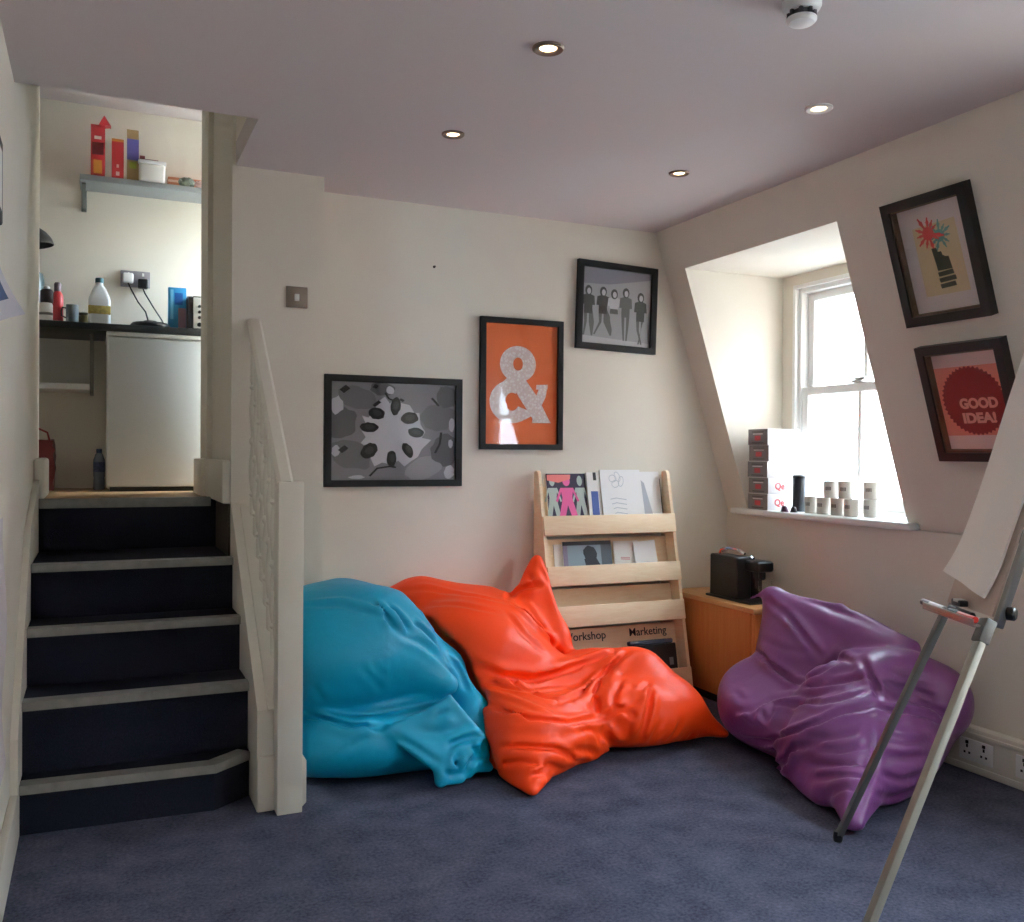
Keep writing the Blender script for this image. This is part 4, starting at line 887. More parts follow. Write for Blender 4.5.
s = B(); prism(s, [(.425+.0, y, z) for y, z in ((4.93, ZC+.008), (4.93, ZC+.14), (4.955, ZC+.172), (4.99, ZC+.182), (5.15, ZC+.182), (5.19, ZC+.15), (5.19, ZC+.008))], (.02, 0, 0)); prism(s, [(.535, y, z) for y, z in ((4.93, ZC+.008), (4.93, ZC+.14), (4.955, ZC+.172), (4.99, ZC+.182), (5.15, ZC+.182), (5.19, ZC+.15), (5.19, ZC+.008))], (.02, 0, 0)); box(s, .445, .535, 4.94, 5.185, ZC, ZC+.176, .004); obj('body', s, M['blackplastic'], t)
s = B(); box(s, .4465, .5335, 4.928, 4.941, ZC+.012, ZC+.168, .003); obj('control_panel', s, M['white'], t)
for z in (.03, .066, .094, .122):
    s = B(); lathe(s, [(.011 if z < .05 else .008, 0), (.010 if z < .05 else .007, .012)], (.476, 4.929, ZC+z), 16, axis=(0, -1, 0)); obj('button', s, M['blackplastic'], t)
# under the worktop
t = thing('water_bottle', (.012, 5.12, ZL), 'clear bottle with blue print on the floor beside the fridge', 'bottle')
s = B(); lathe(s, [(.024, 0), (.027, .006), (.026, .05), (.024, .06), (.027, .07), (.027, .15), (.018, .178), (.012, .185)], (.014, 5.1, ZL), 22); obj('bottle', s, mat('greyish_clear_plastic', (120, 126, 140), .2), t)
s = B(); lathe(s, [(.0135, .185), (.0135, .206)], (.014, 5.1, ZL), 16); obj('cap', s, mat('blue_cap', (48, 70, 104), .4), t)
s = B(); lathe(s, [(.0274, .09), (.0276, .095), (.0276, .135), (.0274, .14)], (.014, 5.1, ZL), 22, cap=False); obj('label', s, mat('navy_label', (66, 78, 112), .5, noise=.5, nscale=90), t)
t = thing('shopping_bag', (-.26, 5.12, ZL), 'red carrier bag standing under the worktop by the wall end', 'bag')
s = B(); prism(s, [(-.36, 5.05, ZL), (-.19, 5.05, ZL), (-.185, 5.04, ZL+.15), (-.192, 5.07, ZL+.25), (-.36, 5.07, ZL+.25)], (0, .14, 0)); bmesh.ops.subdivide_edges(s, edges=s.edges, cuts=3, use_grid_fill=True)
for v in s.verts: 
    if v.co.z > ZL+.01: v.co += Vector((random.uniform(-.006, .004), random.uniform(-.008, .008), random.uniform(-.006, .006)))
obj('bag', s, mat('dull_red_plastic', (120, 40, 36), .4), t)
s = B(); tube(s, [(-.33, 5.10, ZL+.245), (-.32, 5.10, ZL+.29), (-.27, 5.10, ZL+.31), (-.22, 5.10, ZL+.285), (-.21, 5.10, ZL+.245)], .005, 8); obj('handle', s, mat('red_handle', (150, 46, 40), .5), t)
# ------------------------------------------------------------------ beanbags: soft lobes blended into one skin, then folded
def sd_ell(p, c, r, R=None):
    q = p-np.array(c)
    if R is not None: q = q@np.array(R)
    r = np.array(r); k0 = np.linalg.norm(q/r, axis=-1); k1 = np.linalg.norm(q/(r*r), axis=-1)
    return k0*(k0-1)/np.maximum(k1, 1e-6)
def sd_cone(p, a, ra, b, rb):
    a = np.array(a); b = np.array(b); ba = b-a; l2 = ba@ba; h = np.clip(((p-a)@ba)/l2, 0, 1)
    return np.linalg.norm(p-a-h[..., None]*ba, axis=-1)-(ra+(rb-ra)*h)
def sd_tri(p, a, b, c, r):
    a, b, c = map(np.array, (a, b, c)); out = None
    n = np.cross(b-a, a-c)
    def seg(u, v):
        w = v-u; h = np.clip(((p-u)@w)/(w@w), 0, 1); return ((p-u-h[..., None]*w)**2).sum(-1)
    e = np.minimum(np.minimum(seg(a, b), seg(b, c)), seg(c, a))
    ins = (np.sign((p-a)@np.cross(b-a, n))+np.sign((p-b)@np.cross(c-b, n))+np.sign((p-c)@np.cross(a-c, n))) >= 2
    pl = ((p-a)@n)**2/(n@n)
    return np.sqrt(np.where(ins, pl, e))-r
def smin(a, b, k):
    h = np.maximum(k-np.abs(a-b), 0)/k; return np.minimum(a, b)-h*h*k*.25
def bag_base(p, spec):
    d = None
    for k, prims in spec['groups']:
        g = None
        for kk, pr in prims:
            if pr[0] == 'x': g = -smin(-g, -(p@np.array(pr[1])-pr[2]), kk); continue
            t = {'e': sd_ell, 'c': sd_cone, 't': sd_tri}[pr[0]](p, *pr[1:]); g = t if g is None else smin(g, t, kk)
        d = g if d is None else smin(d, g, k)
    for n, c in spec['walls']:
        w = p@np.array(n, float)-c; d = -smin(-d, -w, .03)
    if spec.get('minus'): d = -smin(-d, bag_base(p, BAGS[spec['minus']])-.016, .025)      # dented by its neighbour
    return d
def poly_dist(p, pts, nrm):
    best = np.full(len(p), 9.); tb = np.zeros(len(p)); sb = np.zeros(len(p)); n = len(pts)-1; nrm = np.array(nrm)
    for i in range(n):
        a = np.array(pts[i]); w = np.array(pts[i+1])-a; h = np.clip(((p-a)@w)/(w@w+1e-12), 0, 1)
        q = p-a-h[:, None]*w; dd = np.linalg.norm(q, axis=1); m = dd < best; best[m] = dd[m]; tb[m] = (i+h[m])/n
        side = np.cross(w, nrm); side /= np.linalg.norm(side)+1e-9; sb[m] = q[m]@side
    return best, tb, sb
def bag_mesh(spec, vox):
    lo, hi = np.array(spec['lo']), np.array(spec['hi']); nn = np.ceil((hi-lo)/vox).astype(int)+1
    ax = [lo[i]+vox*np.arange(nn[i]) for i in range(3)]
    G = np.stack(np.meshgrid(*ax, indexing='ij'), -1).reshape(-1, 3)
    d = bag_base(G, spec); near = np.abs(d) < .075; P = G[near]; add = np.zeros(len(P))
    for pts, w, depth, kind, nrm in spec['folds']:
        w = max(w, .0135)
        q = np.array(pts); m = np.all((P > q.min(0)-3*w) & (P < q.max(0)+3*w), axis=1)
        if not m.any(): continue
        ds, t, sd = poly_dist(P[m], pts, nrm); env = np.clip(np.minimum(t, 1-t)*4+.15, 0, 1)
        g = np.exp(-(ds/w)**2)
        if kind == 'f': g = g*np.clip(sd/w, -1.5, 1.5)*1.6       # one flank raised, the other tucked under
        elif kind == 'g': g = np.exp(-(ds/(w*.75))**2)-.45*np.exp(-((ds-1.7*w)/w)**2)   # groove with rolled lips
        add[m] += 1.25*depth*env*g
    for f, amp, ph in spec['ripple']:
        add += amp*np.sin(P@np.array(f)+ph+1.5*np.sin(P@np.array([f[1], f[2], f[0]])*.45))
    d[near] += add; D = d.reshape(nn)
    # surface nets
    s = D < 0; V = np.zeros(tuple(nn-1)+(3,)); cnt = np.zeros(tuple(nn-1))
    cs = [(i, j, k) for i in (0, 1) for j in (0, 1) for k in (0, 1)]
    sl = lambda c: tuple(slice(c[i], nn[i]-1+c[i]) for i in range(3))
    for a in cs:
        for i in range(3):
            if a[i]: continue
            b = list(a); b[i] = 1; b = tuple(b); A, Bv = D[sl(a)], D[sl(b)]; x = (A < 0) != (Bv < 0)
            t = np.where(x, A/np.where(x, A-Bv, 1), 0); pt = np.stack([np.full(A.shape, float(v)) for v in a], -1); pt[..., i] = t
            V[x] += pt[x]; cnt[x] += 1
    act = cnt > 0; idx = -np.ones(act.shape, int); idx[act] = np.arange(act.sum()); base = np.stack(np.nonzero(act), -1)
    verts = lo+vox*(base+V[act]/cnt[act][:, None]); faces = []
    for i in range(3):
        j, k = (i+1) % 3, (i+2) % 3
        a = np.moveaxis(s, (i, j, k), (0, 1, 2)); I = np.moveaxis(idx, (i, j, k), (0, 1, 2))
        x = a[:-1, 1:-1, 1:-1] != a[1:, 1:-1, 1:-1]; q = np.nonzero(x); u, v, w = q[0], q[1]+1, q[2]+1
        f = np.stack([I[u, v-1, w-1], I[u, v, w-1], I[u, v, w], I[u, v-1, w]], -1)
        fl = ~a[:-1][u, v, w]; f[fl] = f[fl][:, ::-1]; faces.append(f)
    faces = np.concatenate(faces)
    # light smoothing of the skin
    e = np.concatenate([faces[:, [0, 1]], faces[:, [1, 2]], faces[:, [2, 3]], faces[:, [3, 0]]])
    deg = np.bincount(e.ravel(), minlength=len(verts))[:, None]
    for it in range(spec.get('smooth', 3)):
        acc = np.zeros_like(verts)
        for c in range(3): acc[:, c] = np.bincount(e[:, 0], verts[e[:, 1], c], len(verts))+np.bincount(e[:, 1], verts[e[:, 0], c], len(verts))
        verts = verts*.4+.6*acc/deg
    return verts, faces
BAGS = {}
BAGS['blue'] = {'lo':(0.6,2.9,-0.02),'hi':(1.45,3.72,0.76),'walls':[((0,0,-1),-0.003),((0,1,0),3.665),((-1,0,0),-0.632)],'groups':[(0.03,[(0.1,('e',(0.82,3.4,0.43),(0.36,0.33,0.235))),(0.1,('c',(0.95,3.34,0.42),0.22,(1.17,3.17,0.315),0.045)),(0.1,('c',(0.8,3.52,0.48),0.14,(0.885,3.56,0.555),0.095)),(0.08,('c',(1.0,3.5,0.48),0.12,(1.22,3.38,0.32),0.1))]),(0.02,[(0.1,('e',(0.84,3.41,0.14),(0.38,0.37,0.165))),(0.08,('c',(1.0,3.25,0.11),0.12,(1.22,3.12,0.06),0.055)),(0.06,('c',(1.0,3.24,0.2),0.09,(1.15,3.17,0.2),0.06))]),(0.03,[(0.05,('c',(0.98,3.56,0.53),0.085,(1.16,3.5,0.45),0.06)),(0.04,('c',(1.18,3.5,0.42),0.055,(1.26,3.4,0.33),0.055)),(0.04,('c',(1.27,3.38,0.3),0.055,(1.3,3.25,0.18),0.06)),(0.05,('c',(1.29,3.24,0.17),0.07,(1.26,3.12,0.08),0.06))]),(0.012,[(0.01,('t',(0.915,3.065,0.205),(1.155,3.09,0.285),(1.09,2.99,0.062),0.009)),(0.01,('t',(1.155,3.09,0.285),(1.262,3.022,0.151),(1.09,2.99,0.062),0.009))]),(0.02,[(0.02,('c',(1.095,3.0,0.045),0.024,(1.085,2.985,0.02),0.017)),(0.02,('c',(1.12,3.0,0.02),0.018,(1.16,2.995,0.022),0.02)),(0.02,('c',(1.19,3.02,0.07),0.035,(1.285,3.04,0.03),0.026)),(0.02,('c',(1.22,3.05,0.11),0.026,(1.285,3.06,0.07),0.018)),(0.02,('c',(1.16,3.02,0.085),0.025,(1.2,3.02,0.025),0.025))])],'folds':[([[0.679,3.268,0.626],[0.733,3.242,0.63],[0.79,3.225,0.633],[0.842,3.183,0.617],[0.899,3.157,0.598],[0.955,3.142,0.561],[1.015,3.14,0.522]],0.016,0.014,'f',[0.03,-0.59,0.81]),([[0.896,3.187,0.622],[0.913,3.168,0.606],[0.932,3.157,0.589],[0.946,3.142,0.566],[0.96,3.13,0.542]],0.014,0.024,'g',[0.2,-0.71,0.67]),([[0.954,3.182,0.605],[0.971,3.171,0.586],[0.988,3.161,0.567],[1.006,3.151,0.544],[1.024,3.145,0.52]],0.014,0.024,'g',[0.35,-0.71,0.61]),([[1.042,3.178,0.549],[1.069,3.178,0.526],[1.097,3.182,0.501],[1.128,3.192,0.471],[1.166,3.223,0.437]],0.014,0.024,'g',[0.64,-0.58,0.5]),([[0.963,3.116,0.516],[1.01,3.123,0.493],[1.06,3.138,0.469],[1.101,3.148,0.435],[1.143,3.159,0.4],[1.176,3.161,0.367],[1.201,3.145,0.339]],0.012,-0.012,'f',[0.5,-0.75,0.44]),([[1.225,3.295,0.387],[1.247,3.288,0.356],[1.273,3.292,0.322],[1.284,3.277,0.286],[1.284,3.235,0.258]],0.01,0.022,'g',[0.26,-0.78,0.57]),([[1.103,3.269,0.567],[1.125,3.275,0.546],[1.168,3.341,0.513],[1.186,3.347,0.488],[1.203,3.347,0.463]],0.009,0.012,'g',[0.76,-0.3,0.58]),([[0.741,3.158,0.255],[0.825,3.144,0.256],[0.915,3.145,0.253],[1.01,3.153,0.26],[1.108,3.164,0.267],[1.153,3.141,0.283],[1.253,3.259,0.259]],0.016,0.016,'f',[-0.18,-0.68,0.71]),([[0.663,3.182,0.246],[0.698,3.151,0.242],[0.734,3.126,0.236],[0.763,3.104,0.229],[0.793,3.087,0.219],[0.854,3.08,0.216],[0.914,3.064,0.215]],0.014,0.026,'g',[-0.17,-0.48,0.86]),([[0.763,3.048,0.153],[0.787,3.048,0.168],[0.812,3.052,0.183],[0.841,3.057,0.192],[0.872,3.065,0.199]],0.012,0.006,'g',[-0.06,-0.88,0.47]),([[0.822,3.069,0.433],[0.847,3.072,0.406],[0.875,3.081,0.377],[0.897,3.097,0.347],[0.922,3.12,0.315]],0.009,0.006,'g',[0.1,-0.95,-0.3]),([[0.865,3.072,0.435],[0.887,3.075,0.408],[0.912,3.087,0.379]],0.009,0.005,'g',[0.15,-0.98,-0.13]),([[0.668,3.109,0.377],[0.69,3.116,0.343],[0.715,3.137,0.304]],0.014,0.005,'g',[-0.32,-0.81,-0.5]),([[0.937,3.045,0.187],[0.972,3.033,0.165],[1.008,3.021,0.144],[1.047,3.006,0.115],[1.085,2.99,0.088]],0.007,0.008,'g',[-0.13,-0.91,0.38]),([[1.077,3.052,0.217],[1.096,3.056,0.228],[1.116,3.06,0.239],[1.135,3.059,0.244],[1.154,3.061,0.249]],0.014,0.008,'g',[-0.05,-0.91,0.42]),([[1.009,3.046,0.199],[1.054,3.039,0.188],[1.1,3.032,0.178],[1.141,3.032,0.184],[1.182,3.033,0.189]],0.02,0.006,'g',[-0.04,-0.91,0.42]),([[1.122,3.012,0.139],[1.149,3.015,0.145],[1.176,3.016,0.152],[1.213,3.016,0.155],[1.251,3.015,0.158]],0.01,0.02,'g',[-0.01,-0.91,0.41]),([[1.173,2.987,0.049],[1.19,2.983,0.073],[1.215,3.0,0.089],[1.249,3.027,0.087],[1.278,3.041,0.09]],0.009,0.018,'g',[0.28,-0.91,0.32]),([[1.171,3.1,0.021],[1.143,2.988,0.088],[1.161,2.995,0.111]],0.008,0.016,'g',[-0.12,-0.99,-0.11]),([[1.202,3.005,0.131],[1.217,3.006,0.118],[1.241,3.027,0.098]],0.008,0.012,'g',[0.27,-0.96,0.01]),([[1.095,2.978,0.07],[1.104,2.975,0.059],[1.116,2.983,0.044]],0.007,0.01,'g',[0.38,-0.89,0.25])],'ripple':[((9,7,6),0.004,0.3),((4,-9,12),0.003,1.0),((22,17,-13),0.0016,0.4)],'minus':None}
BAGS['orange'] = {'lo':(1.05,2.72,-0.02),'hi':(2.42,3.93,0.78),'walls':[((0,0,-1),-0.003),((0,1,0),3.893)],'groups':[(0.03,[(0.12,('e',(1.43,3.58,0.32),(0.33,0.27,0.25))),(0.1,('c',(1.15,3.83,0.545),0.035,(1.28,3.8,0.55),0.06)),(0.12,('c',(1.26,3.8,0.535),0.05,(1.66,3.82,0.475),0.06)),(0.1,('c',(1.3,3.74,0.5),0.09,(1.55,3.7,0.46),0.11)),(0.1,('c',(1.45,3.42,0.33),0.13,(1.7,3.42,0.22),0.12))]),(0.02,[(0.05,('t',(1.818,3.745,0.685),(1.72,3.74,0.52),(1.84,3.5,0.33),0.02)),(0.08,('c',(1.68,3.66,0.42),0.1,(1.8,3.56,0.36),0.06)),(0.05,('c',(1.77,3.69,0.52),0.05,(1.812,3.74,0.66),0.012))]),(0.04,[(0.1,('e',(1.98,3.19,0.12),(0.27,0.22,0.15))),(0.07,('c',(1.9,3.42,0.23),0.09,(2.06,3.3,0.235),0.105)),(0.08,('c',(2.06,3.28,0.22),0.11,(2.19,3.15,0.11),0.095)),(0.06,('c',(2.17,3.15,0.11),0.1,(2.33,3.045,0.03),0.02)),(0.08,('c',(1.74,3.4,0.19),0.12,(1.92,3.38,0.22),0.1))]),(0.05,[(0.1,('e',(1.5,3.14,0.1),(0.22,0.24,0.14))),(0.08,('c',(1.42,3.32,0.14),0.15,(1.43,3.02,0.09),0.12)),(0.05,('c',(1.43,3.02,0.08),0.1,(1.348,2.8,0.018),0.018)),(0.08,('c',(1.62,3.12,0.1),0.11,(1.7,3.06,0.06),0.06)),(0.1,('e',(1.68,3.28,0.1),(0.24,0.24,0.12)))]),(0.03,[(0.02,('t',(1.345,2.785,0.018),(1.44,2.88,0.018),(1.32,2.98,0.025),0.011))])],'folds':[([[1.178,3.758,0.578],[1.218,3.711,0.586],[1.264,3.682,0.592],[1.311,3.659,0.584],[1.356,3.629,0.577],[1.404,3.578,0.574],[1.455,3.538,0.568],[1.504,3.515,0.558],[1.565,3.519,0.544]],0.01,0.012,'g',[-0.16,-0.38,0.91]),([[1.243,3.619,0.535],[1.283,3.549,0.544],[1.33,3.5,0.548],[1.404,3.441,0.536],[1.492,3.414,0.519]],0.014,0.008,'g',[-0.21,-0.31,0.93]),([[1.602,3.52,0.529],[1.619,3.486,0.508],[1.644,3.471,0.483],[1.672,3.455,0.451],[1.716,3.474,0.411],[1.761,3.502,0.364],[1.744,3.407,0.346]],0.013,0.034,'g',[0.5,-0.46,0.73]),([[1.539,3.439,0.52],[1.552,3.388,0.483],[1.572,3.354,0.443],[1.616,3.343,0.401],[1.664,3.34,0.358]],0.016,0.012,'f',[0.38,-0.62,0.68]),([[1.712,3.636,0.522],[1.728,3.587,0.481],[1.746,3.545,0.439],[1.764,3.513,0.396],[1.786,3.49,0.352]],0.01,-0.012,'r',[-0.19,-0.82,0.54]),([[1.583,3.56,0.549],[1.693,3.731,0.536],[1.716,3.707,0.556],[1.751,3.668,0.572],[1.799,3.655,0.585]],0.009,0.02,'g',[-0.43,-0.41,0.81]),([[1.76,3.719,0.628],[1.76,3.697,0.608],[1.762,3.679,0.592],[1.764,3.664,0.577]],0.007,0.01,'g',[-0.61,-0.57,0.56]),([[1.809,3.697,0.659],[1.814,3.681,0.634],[1.818,3.665,0.609],[1.824,3.656,0.597],[1.831,3.65,0.584]],0.007,0.008,'g',[-0.01,-0.84,0.55]),([[1.324,3.317,0.343],[1.374,3.284,0.321],[1.428,3.264,0.295],[1.492,3.263,0.282],[1.562,3.273,0.265],[1.637,3.292,0.267],[1.709,3.301,0.273],[1.809,3.318,0.293],[1.9,3.314,0.319],[1.945,3.318,0.335],[2.004,3.344,0.346]],0.02,0.03,'g',[-0.17,-0.73,0.66]),([[1.392,3.278,0.315],[1.462,3.245,0.277],[1.502,3.148,0.257],[1.594,3.161,0.249],[1.708,3.213,0.229]],0.016,0.014,'g',[0.07,-0.34,0.94]),([[1.352,3.343,0.241],[1.362,3.209,0.257],[1.393,3.136,0.256],[1.423,3.067,0.248],[1.459,3.014,0.235],[1.498,2.982,0.221],[1.547,2.97,0.201]],0.015,-0.016,'r',[-0.22,-0.32,0.92]),([[1.354,3.286,0.285],[1.398,3.242,0.276],[1.437,3.188,0.269],[1.485,3.134,0.259],[1.537,3.09,0.245],[1.59,3.071,0.237],[1.652,3.066,0.224]],0.012,0.018,'g',[-0.04,-0.34,0.94]),([[1.349,3.334,0.197],[1.329,3.157,0.228],[1.352,3.086,0.228],[1.38,3.015,0.222],[1.414,2.96,0.211]],0.014,0.008,'g',[-0.55,-0.34,0.76]),([[1.561,3.046,0.231],[1.644,3.088,0.235],[1.758,3.181,0.224],[1.825,3.22,0.244],[1.887,3.249,0.268],[1.944,3.258,0.306],[2.005,3.273,0.343]],0.011,0.024,'g',[-0.2,-0.25,0.95]),([[1.639,3.035,0.211],[1.738,3.12,0.209],[1.802,3.139,0.229],[1.866,3.18,0.257],[1.936,3.228,0.284],[1.984,3.247,0.325]],0.01,-0.02,'r',[-0.21,-0.31,0.93]),([[1.689,3.031,0.184],[1.698,3.069,0.203],[1.721,3.13,0.216],[1.772,3.194,0.227],[1.815,3.244,0.243],[1.869,3.265,0.27],[1.916,3.275,0.301]],0.009,-0.018,'r',[-0.02,-0.39,0.92]),([[1.741,3.054,0.172],[1.754,3.09,0.196],[1.772,3.134,0.218],[1.813,3.176,0.239],[1.865,3.234,0.257]],0.009,0.022,'g',[-0.15,-0.32,0.94]),([[1.786,3.057,0.182],[1.799,3.084,0.208],[1.818,3.121,0.232],[1.861,3.16,0.254],[1.916,3.219,0.272],[1.964,3.232,0.306],[2.013,3.247,0.339]],0.009,-0.018,'r',[-0.39,-0.34,0.86]),([[1.81,3.038,0.176],[1.819,3.057,0.201],[1.832,3.084,0.224],[1.866,3.11,0.246],[1.908,3.151,0.264]],0.009,0.016,'g',[-0.35,-0.42,0.84]),([[1.81,3.337,0.305],[1.862,3.339,0.319],[1.914,3.337,0.333],[1.957,3.345,0.343]],0.009,-0.012,'r',[-0.19,-0.34,0.92]),([[1.781,3.309,0.281],[1.838,3.308,0.292],[1.892,3.299,0.306]],0.009,0.016,'g',[-0.21,-0.62,0.75]),([[1.998,3.333,0.346],[1.954,3.291,0.327],[1.916,3.275,0.301],[1.881,3.263,0.274]],0.007,0.02,'g',[-0.31,-0.35,0.88]),([[2.006,3.1,0.258],[1.968,3.076,0.25],[1.934,3.059,0.239]],0.007,0.014,'g',[-0.03,-0.38,0.92]),([[1.32,3.124,0.215],[1.361,3.027,0.217],[1.414,2.96,0.211],[1.484,2.942,0.201],[1.571,2.954,0.18],[1.672,3.005,0.17],[1.771,3.046,0.163],[1.842,3.029,0.19],[1.921,3.023,0.214]],0.013,0.022,'g',[-0.13,-0.58,0.8]),([[1.325,3.024,0.189],[1.347,2.985,0.191],[1.371,2.953,0.189],[1.435,2.924,0.188],[1.515,2.924,0.177],[1.617,2.962,0.16],[1.732,3.016,0.138]],0.014,-0.01,'r',[-0.11,-0.64,0.76]),([[1.305,2.978,0.123],[1.328,2.943,0.13],[1.355,2.917,0.135],[1.409,2.889,0.132],[1.476,2.886,0.121],[1.535,2.896,0.088],[1.64,2.986,0.023]],0.009,0.018,'g',[-0.33,-0.93,0.16]),([[1.299,2.981,0.098],[1.334,2.922,0.109],[1.379,2.886,0.113],[1.445,2.877,0.102],[1.524,2.893,0.081]],0.01,-0.012,'r',[-0.39,-0.89,0.25]),([[1.323,3.053,0.037],[1.318,2.937,0.077],[1.344,2.893,0.091],[1.382,2.86,0.086],[1.442,2.871,0.064]],0.009,0.01,'g',[-0.59,-0.75,0.28]),([[1.526,2.898,0.13],[1.575,2.918,0.134],[1.634,2.955,0.133],[1.671,2.972,0.112],[1.705,2.983,0.094]],0.01,-0.018,'r',[0.41,-0.87,0.28]),([[1.552,2.902,0.104],[1.602,2.926,0.09],[1.662,2.967,0.07],[1.686,2.979,0.053],[1.711,2.992,0.034]],0.008,0.016,'g',[0.36,-0.91,-0.19]),([[1.595,2.936,0.146],[1.639,2.964,0.144],[1.684,2.992,0.142]],0.008,0.01,'g',[0.47,-0.75,0.46]),([[1.353,2.829,0.058],[1.382,2.831,0.06],[1.424,2.858,0.053]],0.009,0.016,'g',[0.22,-0.71,0.67]),([[1.391,2.847,0.071],[1.417,2.861,0.074],[1.442,2.872,0.077],[1.476,2.885,0.058],[1.517,2.91,0.034]],0.009,0.01,'g',[0.36,-0.93,0.08]),([[1.747,3.011,0.115],[1.773,3.019,0.083],[1.811,3.045,0.044]],0.018,0.03,'g',[0.3,-0.94,-0.16]),([[1.894,2.992,0.072],[1.897,2.98,0.109],[1.907,2.979,0.143],[1.922,2.989,0.173],[1.942,3.006,0.201],[1.961,3.03,0.224],[1.987,3.063,0.245]],0.012,0.026,'g',[-0.17,-0.89,0.42]),([[1.862,2.999,0.082],[1.867,2.989,0.118],[1.878,2.989,0.151],[1.896,3.0,0.181],[1.917,3.017,0.208]],0.011,-0.016,'r',[-0.31,-0.91,0.26]),([[1.95,3.016,0.027],[1.946,2.986,0.066],[1.952,2.972,0.098],[1.966,2.969,0.122],[1.983,2.972,0.144]],0.011,0.012,'g',[-0.06,-0.96,-0.27]),([[2.035,3.0,0.049],[2.047,2.984,0.079],[2.06,2.98,0.106],[2.08,2.985,0.13]],0.01,0.01,'g',[0.23,-0.93,-0.27]),([[2.163,3.069,0.017],[2.163,3.035,0.051]],0.01,0.008,'g',[0.06,-0.67,-0.74]),([[1.802,3.062,0.194],[1.829,3.033,0.185],[1.859,3.009,0.175],[1.878,2.997,0.166],[1.898,2.986,0.157]],0.014,0.014,'g',[-0.36,-0.77,0.53])],'ripple':[((8,6,9),0.004,0.5),((5,-10,7),0.003,2.0),((21,-15,18),0.0018,0.9)],'minus':'blue'}
